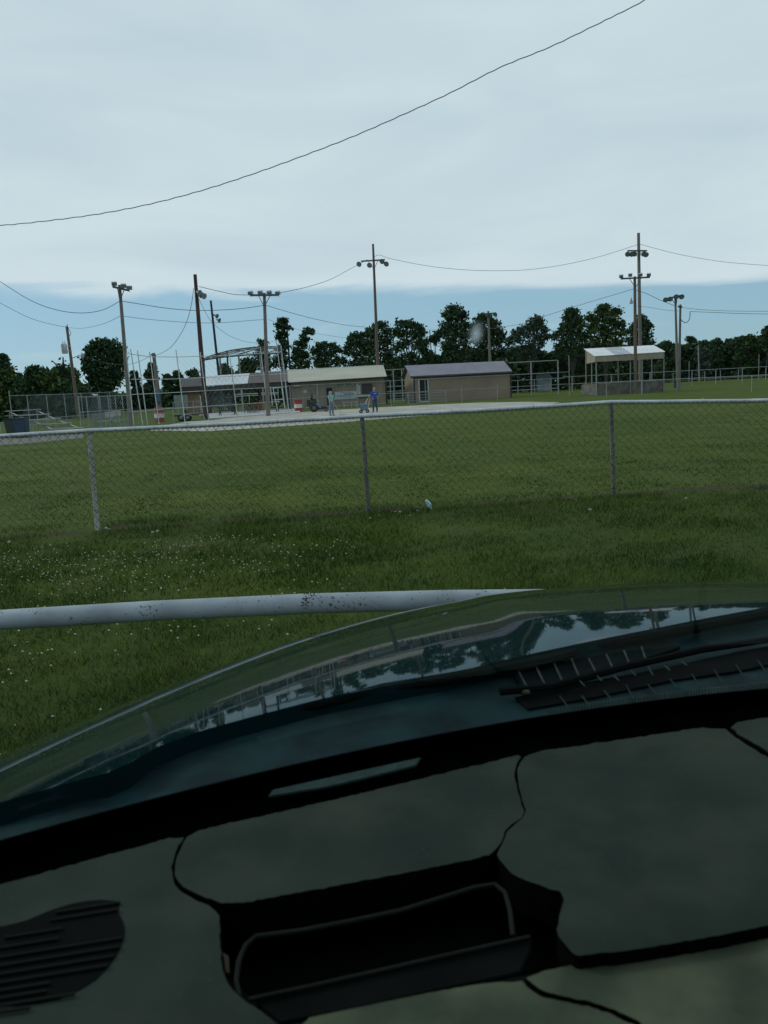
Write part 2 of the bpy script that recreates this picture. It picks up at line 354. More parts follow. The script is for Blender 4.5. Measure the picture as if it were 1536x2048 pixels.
def near_fence():
    base = [G(-420, 1096), G(195, 1060), G(737, 1022), G(1228, 990), P(1790, 1000, 9.7)]
    base[0] = base[1] + (base[1]-base[2])*1.0; base[0].z = 0
    base[4] = base[3] + Vector((3.3, -.55, 0)); base[4].z = 0
    tops = [None, P(178, 861, 9.72), P(724, 832.5, 10.12), P(1222, 804, 10.44), None]
    tops[0] = Vector((base[0].x-.2, base[0].y, 1.25)); tops[4] = P(1536, 799, 9.98); tops[4] = tops[3]+(tops[4]-tops[3])*1.7
    base[4].x = tops[4].x; base[4].y = tops[4].y
    t = thing('chain_link_fence', 'near chain-link fence with galvanised top rail crossing the mown grass', 'fence', (base[2].x, base[2].y, 0))
    for i in range(5): MB().bar(base[i]-Vector((0, 0, .1)), tops[i]-Vector((0, 0, .02)), .031, .030, 12).build('post', GALV if i < 2 else speck('weathered_pipe', (.13, .13, .115), (.04, .035, .03), .55, 40, .6), t, smooth=True)
    rail = []
    for i in range(4):
        for k in range(6):
            p = tops[i].lerp(tops[i+1], k/6); p.z -= .012*math.sin(math.pi*k/6) + random.uniform(-.002, .002); rail.append(p)
    rail.append(tops[4]); MB().tube(rail, .026, 12).build('top_rail', speck('bright_galvanised', (.46, .50, .52), (.10, .09, .08), .74, 30, .4, .1), t, smooth=True)
    mb = MB()
    for i in range(0, 4):
        for k in (0.04, .35, .68):
            p = tops[i].lerp(tops[i+1], k); d = (tops[i+1]-tops[i]).normalized(); mb.tube([p + Vector((0, math.cos(a), math.sin(a)))*.034 + d*(a*.002) for a in [j*math.pi/4 for j in range(9)]], .003, 4)
    mb.build('wire_ties', GALV, t, kind='stuff')
    off = Vector((0, -.036, 0)); mb = MB()
    mesh_wires(mb, [p+off+Vector((0, 0, -.015)) for p in tops], [p+off+Vector((0, 0, .02)) for p in base], .112, .0026, .0035, 3, 11)
    mb.build('mesh', WIRE, t)
    # knuckled wire ends along the top rail
    mb = MB(); 
    for i in range(4):
        n = int((tops[i+1]-tops[i]).length/.056)
        for k in range(n):
            p = tops[i].lerp(tops[i+1], k/n)+off; z_ = random.uniform(-.012, .004); mb.tube([p+Vector((0, .0, -.045)), p+Vector((.014, -.002, z_-.02)), p+Vector((0, -.002, z_)), p+Vector((-.014, 0, z_-.022)), p+Vector((0, 0, -.048))], .0028, 3)
    mb.build('wire_knuckles', WIRE, t, kind='stuff')
near_fence()
# pipe barrier in front of the bumper
PP = [P(x, y, 3.88) for x, y in ((-420, 1264), (-260, 1254), (0, 1240), (300, 1222), (620, 1207), (900, 1200), (1130, 1198), (1400, 1194), (1800, 1185), (2200, 1170))]; A2, B2 = PP[0], PP[-1]
t = thing('pipe_barrier', 'thick white painted pipe rail with rust spots in front of the hood', 'barrier', (A2.x, A2.y, 0))
WP = speck('white_barrier_paint', (.28, .32, .36), (.07, .06, .055), .675, 70, .6)
MB().tube(PP, .052, 20).build('rail', WP, t, smooth=True)
for q in (PP[0].lerp(PP[1], .3), PP[-1].lerp(PP[-2], .3)): MB().bar((q.x, q.y+.02, -.1), (q.x, q.y+.02, q.z-.045), .05, .05, 14).build('post', WP, t, smooth=True)
c = P(612, 1204, 3.88); mb = MB(); RUST = mat('rust', (.06, .03, .02), .9, .2, 30)
for k in range(34):
    a = random.uniform(-.1, 1.5); u = random.gauss(0, .018)+(.018*a); q = Vector((c.x+u, c.y-.0525*math.cos(a), c.z+.0525*math.sin(a)))
    mb.ball(q, random.uniform(.002, .0065), .0015, random.uniform(.002, .005), 6, 4)
mb.build('rust_patch', RUST, t)
# ------------------------------------------------------------------ upright plane helper (facade from base A to base B)
class Face:
    def __init__(s, A, B):
        s.A = Vector((A.x, A.y, 0)); d = Vector((B.x-A.x, B.y-A.y, 0)); s.L = d.length; s.u = d.normalized(); s.n = Vector((-s.u.y, s.u.x, 0))   # n points away from the camera
        if s.n.y < 0: s.n = -s.n
    def uz(s, px, py, v=0.):
        d = ray(px, py); o = s.A + s.n*v; t = (o-EYE).dot(s.n)/d.dot(s.n); p = EYE+d*t; return (p-s.A).dot(s.u), p.z
    def pt(s, u, z, v=0.): return s.A + s.u*u + s.n*v + Vector((0, 0, z))
    def box(s, mb, u0, u1, z0, z1, v0, v1):
        return mb.box(s.pt((u0+u1)/2, (z0+z1)/2, (v0+v1)/2), abs(u1-u0), abs(v1-v0), abs(z1-z0), (s.u, s.n, Vector((0, 0, 1))))
def ribs(mb, a, b, c, d, n, w=.04, h=.03):
    "standing seams on roof quad: eave a->b, ridge d->c"
    nr = (b-a).cross(d-a).normalized(); nr = nr if nr.z > 0 else -nr
    for i in range(n+1):
        t = i/n; p = a.lerp(b, t)+nr*h/2; q = d.lerp(c, t)+nr*h/2; dd = (q-p).normalized(); mb.box((p+q)/2, (q-p).length, w, h, (dd, nr.cross(dd), nr))
def slab(mb, a, b, c, d, th=.05):
    nr = (b-a).cross(d-a).normalized(); nr = nr if nr.z > 0 else -nr
    return mb.prism([a, b, c, d], -nr*th)
SID = mat('tan_siding', (.235, .20, .155), .85, .08, 1.2, stretch=(3, 3, .3))
SID2 = mat('brown_siding', (.19, .130, .088), .85, .1, 1.2, stretch=(3, 3, .3))
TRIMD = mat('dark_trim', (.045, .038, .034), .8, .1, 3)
R_CREAM = mat('cream_roof_sheet', (.54, .505, .42), .55, .04, .8, stretch=(.4, .4, 3))
R_WHITE = mat('white_roof_sheet', (.66, .68, .70), .5, .05, .8)
R_BROWN = mat('brown_roof_sheet', (.155, .125, .120), .6, .06, .8)
R_DARK = mat('dark_brown_roof_sheet', (.105, .090, .088), .6, .06, .8)
R_SLATE = mat('slate_roof_sheet', (.200, .190, .235), .5, .06, .8)
DARKIN = mat('dark_opening', (.016, .018, .018), .9, .1, 3)
def concession():
    A = P(583, 819, 84); B = P(773, 808, 85.2); f = Face(A, B); W = f.L
    t = thing('concession_stand', 'low tan concession building with cream metal roof and banner on its wall', 'building', f.pt(W/2, 0))
    Z = 3.1; D = 5.5
    mb = MB(); f.box(mb, 0, W, 0, Z, 0, D); mb.build('wall', SID, t)
    mb = MB()
    for i in range(1, 34):
        u = W*i/34; f.box(mb, u-.008, u+.008, .18, Z-.02, -.007, 0)
    mb.build('siding_batten', SID, t)
    mb = MB(); f.box(mb, -.05, W+.05, 0, .16, -.04, -.001); mb.build('wall_footing', CONC, t)
    mb = MB(); f.box(mb, W-.06, W+.14, .0, Z, -.05, .2); mb.build('corner_trim', TRIMD, t)
    # roof: steep front slope seen from the field, then shallow back
    e0 = f.uz(577, 764.5, -.7); e1 = f.uz(773, 752.5, -.7); r0 = f.uz(575, 740.5, .9); r1 = f.uz(766, 730.5, .9)
    a, b, c, d = f.pt(e0[0], e0[1], -.7), f.pt(e1[0], e1[1], -.7), f.pt(r1[0], r1[1], .9), f.pt(r0[0], r0[1], .9)
    g1, g0 = f.pt(e1[0], 3.1, D+.4), f.pt(e0[0], 3.1, D+.4)
    mb = MB(); slab(mb, a, b, c, d); slab(mb, d, c, g1, g0); ribs(mb, a, b, c, d, 30, .05, .035); roof = mb.build('roof', R_CREAM, t)
    mb = MB(); mb.bar(a, b, .045, n=4); mb.bar(d, c, .05, n=4); mb.build('roof_edge', mat('pale_edge', (.55, .53, .48), .5, .05, 2), roof)
    mb = MB(); mb.prism([b+f.u*.01, c+f.u*.01, g1+f.u*.01, f.pt(W, Z, D)+f.u*.4, f.pt(W, Z, 0)+f.u*.4], f.u*.05); mb.build('gable_trim', TRIMD, t)
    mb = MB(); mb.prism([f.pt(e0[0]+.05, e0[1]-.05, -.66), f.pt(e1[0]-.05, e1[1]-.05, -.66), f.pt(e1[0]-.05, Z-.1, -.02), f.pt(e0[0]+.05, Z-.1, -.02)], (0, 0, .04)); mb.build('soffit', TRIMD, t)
    def rect(name, m, x0, y0, x1, y1, v0=-.06, v1=-.015, par=None, slope=None):
        u0, za = f.uz(x0, y0, v0); u1, zb = f.uz(x1, y1, v0); mb = MB(); f.box(mb, u0, u1, za, zb, v0, v1); return mb.build(name, m, par or t), u0, u1, za, zb
    # name board and its lettering-like marks
    bd, u0, u1, z1, z0 = rect('name_board', mat('board_grey', (.20, .21, .18), .7, .1, 4), 668, 766, 721, 770.5)
    mb = MB(); random.seed(3); u = u0+.3; hh = abs(z1-z0)
    while u < u1-.35:
        w = random.choice((.09, .12, .16)); f.box(mb, u, u+w*.35, z0+hh*.2, z1-hh*.2, -.072, -.061)
        if random.random() < .6: f.box(mb, u, u+w, z1-hh*.4, z1-hh*.2, -.073, -.0612)
        if random.random() < .5: f.box(mb, u, u+w, z0+hh*.2, z0+hh*.38, -.0735, -.0614)
        if random.random() < .4: f.box(mb, u+w*.7, u+w, z0+hh*.2, z1-hh*.2, -.0725, -.0616)
        u += w+(.07 if random.random() < .85 else .3)
    mb.build('board_lettering', mat('dark_green_paint', (.02, .05, .02), .8, .1, 8), bd, kind='stuff')
    bn, u0, u1, z1, z0 = rect('banner', mat('banner_vinyl', (.38, .44, .45), .5, .05, 3), 669.5, 784, 714, 797)
    mb = MB(); hh = z1-z0
    for r, (a0, a1, th) in enumerate(((.25, .75, .05), (.42, .80, .10), (.08, .92, .04), (.1, .7, .035), (.2, .8, .035))):
        zz = z1-hh*(.12+.17*r); u = u0+(u1-u0)*a0
        while u < u0+(u1-u0)*a1:
            w = random.uniform(.06, .26); f.box(mb, u, u+w, zz-th, zz, -.072, -.061); u += w+.07
    mb.build('banner_lettering', mat('banner_ink', (.07, .09, .12), .8, .1, 8), bn)
    po, u0, u1, z1, z0 = rect('poster', mat('poster_paper', (.36, .40, .38), .6, .05, 3), 714.5, 768, 721.5, 788, -.075, -.02)
    mb = MB(); f.box(mb, u0+.08, u1-.06, z1-.16, z1-.04, -.086, -.076); mb.build('poster_heading', mat('banner_ink', (0, 0, 0)), po)
    sh, *_ = rect('window_shutter', mat('maroon_shutter', (.040, .028, .032), .6, .1, 3), 723, 767.5, 746, 789); w, *_ = rect('counter_ledge', WHITEP, 713, 791.2, 742, 792.4, -.3, -.01)
    dr, u0, u1, z1, z0 = rect('door', DARKIN, 652.5, 776, 666.5, 813, -.03, -.005)
    mb = MB(); f.box(mb, u0-.1, u0, 0, z1, -.05, 0); f.box(mb, u1, u1+.1, 0, z1, -.05, 0); f.box(mb, u0-.1, u1+.1, z1, z1+.1, -.05, 0); mb.build('door_frame', mat('grey_frame', (.16, .18, .19), .6, .1, 3), dr)
    rect('notice', mat('poster_paper', (0, 0, 0)), 606.5, 780.5, 614, 786, -.05)
    n2, u0, u1, z1, z0 = rect('notice_board', mat('notice_grey', (.20, .22, .22), .6, .25, 3), 618, 779, 631, 786.5, -.05)
    mb = MB(); u, z = f.uz(594, 771.5, -.3); f.box(mb, u-.35, u+.35, z-.05, z+.05, -.4, -.01); mb.build('wall_lamp', mat('lamp_white', (.6, .62, .6), .4, .05, 4), t)
    # the open pavilion on the left with its own roof sections
    t = thing('picnic_pavilion', 'open pavilion with brown and white roof sheets and tan room at its end', 'building', f.pt(-6, 0))
    eL = f.uz(360, 774, -.7)
    def sec(x0, x1, m, yt0, yt1, yb0, yb1, n, lean0=0):
        e0 = f.uz(x0, yb0, -.7); e1 = f.uz(x1, yb1, -.7); r0 = f.uz(x0+4, yt0, .9); r1 = f.uz(x1+(4 if x1 < 570 else -1), yt1, .9)
        a, b, c, d = f.pt(e0[0]+.01, e0[1], -.7), f.pt(e1[0]-.01, e1[1], -.7), f.pt(r1[0]-.01, r1[1], .9), f.pt(r0[0]+.01, r0[1], .9)
        mb = MB(); slab(mb, a, b, c, d); slab(mb, d, c, f.pt(e1[0]-.01, 3.0, D), f.pt(e0[0]+.01, 3.0, D)); ribs(mb, a, b, c, d, n, .05, .035); return mb.build('roof', m, t)
    sec(360, 402.5, R_DARK, 756.5, 753.5, 774.5, 772, 7)['label'] = 'dark brown roof sheets at the pavilion end'
    sec(402.5, 495, R_WHITE, 753, 746.5, 772, 766.5, 16)['label'] = 'white roof sheets in the middle'
    sec(495, 575.5, R_BROWN, 746.5, 741, 766.5, 763, 13)['label'] = 'brown roof sheets beside the cream roof'
    for (x0, x1, yb0, yb1) in ((362, 574, 775, 764),):
        a = f.uz(x0, yb0, -.6); b = f.uz(x1, yb1, -.6); mb = MB()
        mb.prism([f.pt(a[0], a[1]-.03, -.6), f.pt(b[0], b[1]-.03, -.6), f.pt(b[0], b[1]-.55, -.6), f.pt(a[0], a[1]-.5, -.6)], f.n*.08); mb.build('fascia', TRIMD, t)
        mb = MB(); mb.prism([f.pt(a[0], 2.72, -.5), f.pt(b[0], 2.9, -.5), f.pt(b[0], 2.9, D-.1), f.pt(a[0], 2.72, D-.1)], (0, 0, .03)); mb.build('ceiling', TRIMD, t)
    u0 = f.uz(368, 800)[0]; u1 = f.uz(401, 800)[0]
    mb = MB(); f.box(mb, u0, u1, 0, 2.7, 0, 3.2); mb.build('room_wall', SID2, t)
    for x, w in ((369, .35), (400.5, .45), (402.5, .5)): 
        pass
    for x0, x1, v in ((366.5, 370, -.1), (401, 412, .4), (413, 421, -.2)):
        ua = f.uz(x0, 800, v)[0]; ub = f.uz(x1, 800, v)[0]; mb = MB(); f.box(mb, ua, ub, 0, 2.7, v, v+.5); mb.build('pier', TRIMD if x1 > 413 or x1 < 380 else SID2, t)
    for x, v in ((462, 4.5), (464.5, .2), (519, 4), (521.5, .2), (568, .1), (578.5, -.1), (582, .0)):
        u = f.uz(x, 800, v)[0]; mb = MB(); f.box(mb, u-.1, u+.1, 0, 2.85, v, v+.2); mb.build('post', mat('brown_post', (.05, .035, .032), .8, .2, 4), t)
concession()
def shed():
    A = P(829, 806, 84); B = P(1022, 793, 85.6); f = Face(A, B); W = f.L; Z = f.uz(829, 749.5)[1]-.1; D = 5.2
    t = thing('storage_shed', 'tan storage shed with slate purple gable roof and white framed door', 'building', f.pt(W/2, 0))
    rz = f.uz(816, 731, D/2)[1]
    mb = MB(); f.box(mb, 0, W, 0, Z, 0, D); mb.prism([f.pt(0, Z, 0), f.pt(0, Z, D), f.pt(0, rz-.12, D/2)], f.u*W); mb.build('wall', SID2 if 0 else mat('shed_siding', (.245, .190, .142), .85, .05, .5), t)
    mb = MB()
    for i in range(1, 36):
        u = W*i/36; f.box(mb, u-.006, u+.006, .02, Z-.02, -.005, 0)
    mb.build('siding_batten', MATS['shed_siding'], t)
    e = .35; sl = (rz-Z)/(D/2); ze = Z-sl*.25+.08
    a, b, c, d = f.pt(-e, ze, -.25), f.pt(W+.1, ze, -.25), f.pt(W+.1, rz, D/2), f.pt(-e, rz, D/2); g1, g0 = f.pt(W+.1, ze, D+.25), f.pt(-e, ze, D+.25)
    mb = MB(); slab(mb, a, b, c, d); slab(mb, d, c, g1, g0); ribs(mb, a, b, c, d, 36, .04, .03); mb.build('roof', R_SLATE, t)
    mb = MB(); mb.bar(a-Vector((0, 0, .12)), b-Vector((0, 0, .12)), .11, n=4); mb.build('fascia', TRIMD, t)
    for u in (-.02, W-.08): mb = MB(); f.box(mb, u, u+.16, 0, Z-.05, -.05, .12); mb.build('corner_trim', TRIMD, t)
    u0, z1 = f.uz(838.5, 760); u1, _ = f.uz(854.5, 760); mb = MB(); f.box(mb, u0, u1, .15, z1, -.03, -.003); dr = mb.build('door', DARKIN, t)
    mb = MB(); f.box(mb, u0-.11, u0, .1, z1+.1, -.07, -.002); f.box(mb, u1, u1+.11, .1, z1+.1, -.07, -.002); f.box(mb, u0, u1, z1, z1+.1, -.07, -.002); f.box(mb, u0, u1, .06, .15, -.07, -.002); mb.build('door_frame', WHITEP, dr)
    mb = MB(); f.box(mb, u1-.32, u1-.2, .15, z1, -.06, -.031); mb.build('door_leaf', mat('grey_frame', (0, 0, 0)), dr)
shed()
def dugout():
    A = P(1193, 789, 75); B = P(1329, 781, 76); f = Face(A, B); W = f.L; D = 3.4
    t = thing('dugout', 'open dugout with bright white metal roof on thin posts over low block wall', 'building', f.pt(W/2, 0))
    zb = f.uz(1193, 768)[1]; mb = MB(); f.box(mb, 0, W, 0, zb, 0, .2); f.box(mb, 0, .2, 0, zb, .2, D); f.box(mb, 0, W, 0, zb*.95, D, D+.2); mb.build('block_wall', mat('block', (.13, .12, .105), .9, .2, 2, bump=.4), t)
    mb = MB(); f.box(mb, -.03, W+.03, zb, zb+.06, -.03, .23); mb.build('wall_cap', mat('cap', (.22, .23, .22), .8, .1, 2), t)
    ze0 = f.uz(1190, 712, -.3)[1]; ze1 = f.uz(1331, 703.5, -.3)[1]; zr0 = f.uz(1168, 697.5, D+.4)[1]; zr1 = f.uz(1301, 690.5, D+.4)[1]; uL = f.uz(1189, 712, -.3)[0]; uR = f.uz(1330, 704, -.3)[0]; vL = f.uz(1168, 697, D+.4)[0]; vR = f.uz(1301, 690, D+.4)[0]
    a, b, c, d = f.pt(uL, ze0, -.3), f.pt(uR, ze1, -.3), f.pt(vR+.3, zr1, D+.4), f.pt(vL, zr0, D+.4)
    q = lambda s: (a.lerp(b, s), d.lerp(c, s))
    for s0, s1, m in ((0, .28, R_WHITE), (.282, .52, mat('galvanised_sheet', (.36, .38, .42), .45, .12, 1)), (.522, 1, R_WHITE)):
        (p0, p3), (p1, p2) = q(s0), q(s1); mb = MB(); slab(mb, p0, p1, p2, p3, .04); ribs(mb, p0, p1, p2, p3, int(14*(s1-s0)), .05, .02); mb.build('roof', m, t)
    mb = MB(); mb.prism([f.pt(uL+.08, ze0-.06, -.25), f.pt(uR-.08, ze1-.06, -.25), f.pt(uR-.08, ze1-.62, -.25), f.pt(uL+.08, ze0-.55, -.25)], f.n*.06); mb.build('fascia', mat('beige_panel', (.30, .26, .19), .7, .08, 2), t)
    mb = MB(); mb.prism([f.pt(uL+.1, ze0-.08, -.2), d-Vector((0, 0, .08))-f.n*.1+f.u*.1, Vector((d.x, d.y, ze0-.62))-f.n*.1+f.u*.1, f.pt(uL+.1, ze0-.55, -.2)], f.u*.05); mb.build('end_panel', MATS['beige_panel'], t)
    for x, v in ((1192, 0), (1260, 0), (1284, 0), (1327, 0), (1183, 1.8), (1171.5, D), (1236, D), (1303, D)):
        u, _ = f.uz(x, 740, v); mb = MB(); mb.bar(f.pt(u, 0, v-.06), f.pt(u, (ze0 if v < 1 else ze0+.3 if v < 3 else zr0-.3)-.05, v-.06), .055, n=8); mb.build('post', GALVF, t, smooth=True)
    for px in (1213, 1240):
        pass
    return f
dugout()
# ------------------------------------------------------------------ light poles and utility poles
def flood(par, p, aim, kind, m=None, s=1.):
    s *= .8 if kind == 'dish' else .68
    aim = Vector(aim).normalized(); mb = MB()
    if kind == 'dish':
        mb.lathe(p, aim, [(-.30*s, .10*s), (-.10*s, .13*s), (0, .2*s), (.2*s, .34*s), (.32*s, .40*s), (.33*s, .36*s)], 12)
        o = mb.build('floodlight', m or FIXD, par, smooth=True)
        MB().lathe(Vector(p)+aim*.30*s, aim, [(0, .30*s), (.05*s, .30*s)], 12).build('lens', GLS, o)
    else:
        X = aim.cross(Vector((0, 0, 1))).normalized(); Z = X.cross(aim)
        mb.box(p, .62*s, .36*s, .44*s, (X, aim, Z)); mb.lathe(Vector(p)-aim*.18*s, -aim, [(0, .18*s), (.2*s, .1*s)], 8); mb.bar(Vector(p)-Z*.18*s, Vector(p)-Z*.5*s, .04*s, n=5)
        o = mb.build('floodlight', m or FIXG, par)
        MB().box(Vector(p)+aim*.185*s, .52*s, .02*s, .34*s, (X, aim, Z)).build('lens', GLS, o)
def pole(top, bot, Y, r0, r1, m, label, name='light_pole', cat='light pole', arm=None, lights=(), kind='dish', braces=True, group='floodlight poles around the ball field', armm=None, z0=0., fm=None, s=1., ground_at=True, aim=(-.25, -.8, -.45)):
    b = P(*bot, Y); tp = P(*top, Y); 
    d = (tp-b); b = b - d*(b.z/d.z)     # run down to the ground
    t = thing(name, label, cat, (b.x, b.y, 0), group)
    n = 8; pts = [b.lerp(tp, k/n) for k in range(n+1)]
    pts[0].z -= .1; MB().tube(pts, [.82*(r1+(r0-r1)*k/n) for k in range(n+1)], 12).build('pole', m, t, smooth=True)
    if arm:
        a0, a1 = P(*arm[0], Y-.22), P(*arm[1], Y-.22); MB().box((a0+a1)/2, (a1-a0).length, .12*s+.02, .14*s+.02, ((a1-a0).normalized(), Vector((0, 1, 0)), (a1-a0).normalized().cross(Vector((0, 1, 0))))).build('crossarm', armm or FIXD, t)
        if braces:
            c = (a0+a1)/2; ax = b.lerp(tp, (c.z-1.0*s-b.z)/(tp.z-b.z))-Vector((0, .2, 0)) 
            for e in (a0, a1): MB().bar(c.lerp(e, .42), ax, .03, n=5).build('brace', armm or FIXD, t)
    for (x, y) in lights:
        flood(t, P(x, y, Y-.3), (aim[0]+random.uniform(-.15, .15), aim[1], aim[2]), kind, fm, s)
    return t, b, tp
pole((239, 570), (262, 851), 56, .13, .20, POLEG, 'tall grey wood light pole rising left of the white backstop posts', arm=((225.5, 573.5), (258, 581)), lights=((228.5, 567.5), (247, 571.5), (258.5, 575.5)), kind='box', s=.85, aim=(.3, -.7, -.3))
pole((390, 549), (413, 838), 62, .16, .26, POLER, 'tall red-brown wood pole with lights on one side, above the pavilion', arm=((391.5, 581), (399, 583)), lights=((396, 584.5), (400.5, 588.5), (405.5, 591)), kind='dish', braces=False, aim=(.6, -.5, -.35), fm=FIXG, s=.75)
pole((421.5, 601), (438, 752), 96, .15, .22, POLED, 'slim black pole behind the pavilion roof, right of the red-brown pole', arm=((422, 627), (432, 632)), lights=((431.5, 631), (436, 640)), kind='dish', braces=False, s=.9, aim=(.7, -.3, -.3))
pole((528.5, 586), (536.5, 831), 61, .14, .21, POLEG, 'grey wood pole with four box lights on a crossarm before the pavilion', arm=((500, 590.5), (557.5, 590)), lights=((501, 586), (520.5, 585), (538.5, 585), (555.5, 586)), kind='box', s=.85)
pole((572.5, 636), (580, 738), 125, .14, .2, POLED, 'thin dark pole with lights among the slender trees', lights=((582, 655), (586, 657.5)), arm=((573, 653.5), (587, 656)), kind='dish', braces=False, s=.8)
pole((746, 488), (755.5, 729), 96, .15, .28, POLEB, 'tallest weathered pole behind the cream roof with four dish lights', arm=((722, 522.5), (770, 519.5)), lights=((719.5, 527), (740, 529), (765.5, 521.5), (774, 526.5)), kind='dish', s=1.)
pole((859.5, 660), (863.5, 722), 170, .12, .18, POLED, 'faint distant utility pole in the gap between the big trees', 'utility_pole', 'utility pole', arm=((856, 676), (862, 676)), braces=False, group='utility poles')
pole((870, 685), (871, 726), 175, .12, .16, POLED, 'shorter distant utility pole in the gap between the big trees', 'utility_pole', 'utility pole', arm=((866, 687), (874, 687)), braces=False, group='utility poles')
pole((976.5, 622), (980, 722), 105, .16, .26, POLEG, 'grey light pole in front of the tree above the slate roof', arm=((972, 628), (992, 625.5)), lights=((974, 629), (981, 628), (991, 627.5)), kind='dish', braces=False, s=.9)
_, b, tp = pole((1277, 466), (1281, 760), 92, .20, .28, POLEG, 'tallest right-hand pole with dish lights, behind the dugout', arm=((1255, 501.5), (1294, 501.5)), lights=((1256, 507), (1263, 507), (1269, 506.5), (1287, 506.5), (1291.5, 508)), kind='dish', s=.95)
tb, b, tp = pole((1269.5, 553), (1271.5, 787), 74, .15, .21, POLEB, 'brown-footed pole with four box lights in front of the dugout', arm=((1241.5, 557.5), (1299.5, 554.5)), lights=((1242.5, 552.5), (1260.5, 550), (1281, 549.5), (1297.5, 549.5)), kind='box', s=.85)
q = P(1262.5, 604, 73.8); mb = MB(); mb.lathe(q, (0, 0, 1), [(-.16, .17), (.0, .15), (.02, .11), (.14, .1), (.42, .02)], 10); mb.bar(q+Vector((0, 0, .05)), P(1270, 602, 74), .03, n=5); mb.build('yard_lamp', FIXG, tb)
pole((1350.5, 590), (1356, 783), 72, .11, .17, POLEG, 'slim pole with a tilted arm of round lights, right of the dugout', arm=((1333, 597.5), (1363, 590.5)), lights=((1331, 598), (1340, 596.5), (1352, 592), (1362.5, 592)), kind='dish', s=.75, armm=FIXD)
tb, b, tp = pole((1360.8, 609), (1357.8, 783), 72.6, .11, .17, POLEG, 'utility pole leaning against the slim light pole right of the dugout', 'utility_pole', 'utility pole', arm=((1356, 613), (1364, 614)), braces=False, group='utility poles')
MB().box(P(1351, 770, 72.2), .3, .15, .5).build('meter_box', FIXD, tb)
tb, b, tp = pole((133.5, 653), (158, 838), 88, .17, .24, POLEB, 'orange-brown leaning utility pole with grey transformer at the left', 'utility_pole', 'utility pole', arm=None, group='utility poles')
c = P(129, 697, 87.8); mb = MB(); mb.lathe(c-Vector((0, 0, .55)), (-.04, 0, 1), [(0, .28), (.05, .31), (1.0, .31), (1.08, .24), (1.12, .1)], 14); mb.bar(c+Vector((.2, 0, .2)), c+Vector((.75, 0, .2)), .04, n=5); mb.bar(c+Vector((.2, 0, -.3)), c+Vector((.8, 0, -.3)), .04, n=5)
for k in (-.12, .1): mb.bar(c+Vector((k, 0, .5)), c+Vector((k, 0, .85)), .05, .02, 6)
mb.build('transformer', mat('transformer_grey', (.42, .45, .47), .4, .08, 3), tb, smooth=True)
mb = MB(); q = P(164.5, 711, 87.8); mb.tube([P(144.5, 716, 87.9), P(152, 713.5, 87.8), P(158, 710.5, 87.8), P(164, 709.8, 87.8)], .045, 5); mb.lathe(q, (0, 0, 1), [(-.22, .2), (.0, .2), (.02, .12), (.3, .05)], 10); mb.build('lamp_arm', FIXG, tb)
mb = MB(); mb.tube([P(136, 655, 88), P(140, 662, 88), P(142, 668, 88), P(139, 672, 88)], .03, 5); mb.bar(P(134.3, 649, 88), P(134.8, 660, 88), .05, n=5); mb.build('insulator', FIXD, tb)
tb, b, tp = pole((307, 706), (319.5, 812), 84, .22, .30, POLEG, 'short thick grey pole stub with blue meter box behind the barrel', 'utility_pole', 'utility pole', group='utility poles')
MB().box(P(316, 795, 83.6), .55, .2, 1.0).build('meter_box', mat('blue_grey_box', (.05, .10, .15), .5, .1, 4), tb)
mb = MB(); mb.bar(P(302, 709, 83.9), P(312, 711, 83.9), .09, n=5); mb.build('crossarm', FIXD, tb)
pole((1396.3, 690), (1398, 742), 150, .12, .15, GALVF, 'pale distant pole against the right-hand woods', 'utility_pole', 'utility pole', group='utility poles')
# ------------------------------------------------------------------ cables
def cable(pts, Y0, Y1, r, label, sub=8):
    n = len(pts); W = [P(x, y, Y0+(Y1-Y0)*(x-pts[0][0])/(pts[-1][0]-pts[0][0]+1e-9)) for x, y in pts]
    out = []
    for i in range(n-1):
        p0 = W[max(i-1, 0)]; p1 = W[i]; p2 = W[i+1]; p3 = W[min(i+2, n-1)]
        for k in range(sub):
            t = k/sub; out.append(.5*((2*p1)+(p2-p0)*t+(2*p0-5*p1+4*p2-p3)*t*t+(3*p1-p0-3*p2+p3)*t**3))
    out.append(W[-1]); MB().tube(out, r*.62, 5).build('power_line', CABLE, smooth=True, **tag(label, 'cable', 'overhead cables'))
def bigcable():
    pts = [(-250, 462), (-100, 456), (0, 451), (100, 441), (200, 427.5), (300, 408), (400, 382), (500, 350), (600, 314), (700, 275.5), (800, 232), (900, 186), (1000, 135), (1100, 94), (1200, 46), (1290, 0), (1400, -60), (1500, -118)]
    W = []
    for i in range(len(pts)-1):
        for k in range(8):
            t = k/8; x = pts[i][0]*(1-t)+pts[i+1][0]*t; y = pts[i][1]*(1-t)+pts[i+1][1]*t
            p0 = pts[max(i-1, 0)][1]; p1 = pts[i][1]; p2 = pts[i+1][1]; p3 = pts[min(i+2, len(pts)-1)][1]
            y = .5*((2*p1)+(p2-p0)*t+(2*p0-5*p1+4*p2-p3)*t*t+(3*p1-p0-3*p2+p3)*t**3)
            W.append(P(x, y+.7*math.sin(x*.32), 25-15*(x+250)/1750))
    MB().tube(W, [.0125-.0065*i/len(W) for i in range(len(W))], 6).build('power_line', CABLE, smooth=True, **tag('heavy twisted black cable sweeping across the whole sky, nearest of the cables', 'cable', 'overhead cables'))
bigcable()
r = .035
cable([(-90, 505), (0, 563), (60, 600), (110, 619), (160, 626), (205, 620), (238, 603)], 60, 56, r, 'upper sagging cable from the left edge to the left light pole')
cable([(-90, 560), (0, 606), (60, 636), (110, 650), (133, 654)], 84, 88, r, 'lower cable from the left edge to the transformer pole')
cable([(135, 655), (165, 656.5), (205, 648), (241, 632)], 88, 57, r*.8, 'short sagging cable between transformer pole and left light pole')
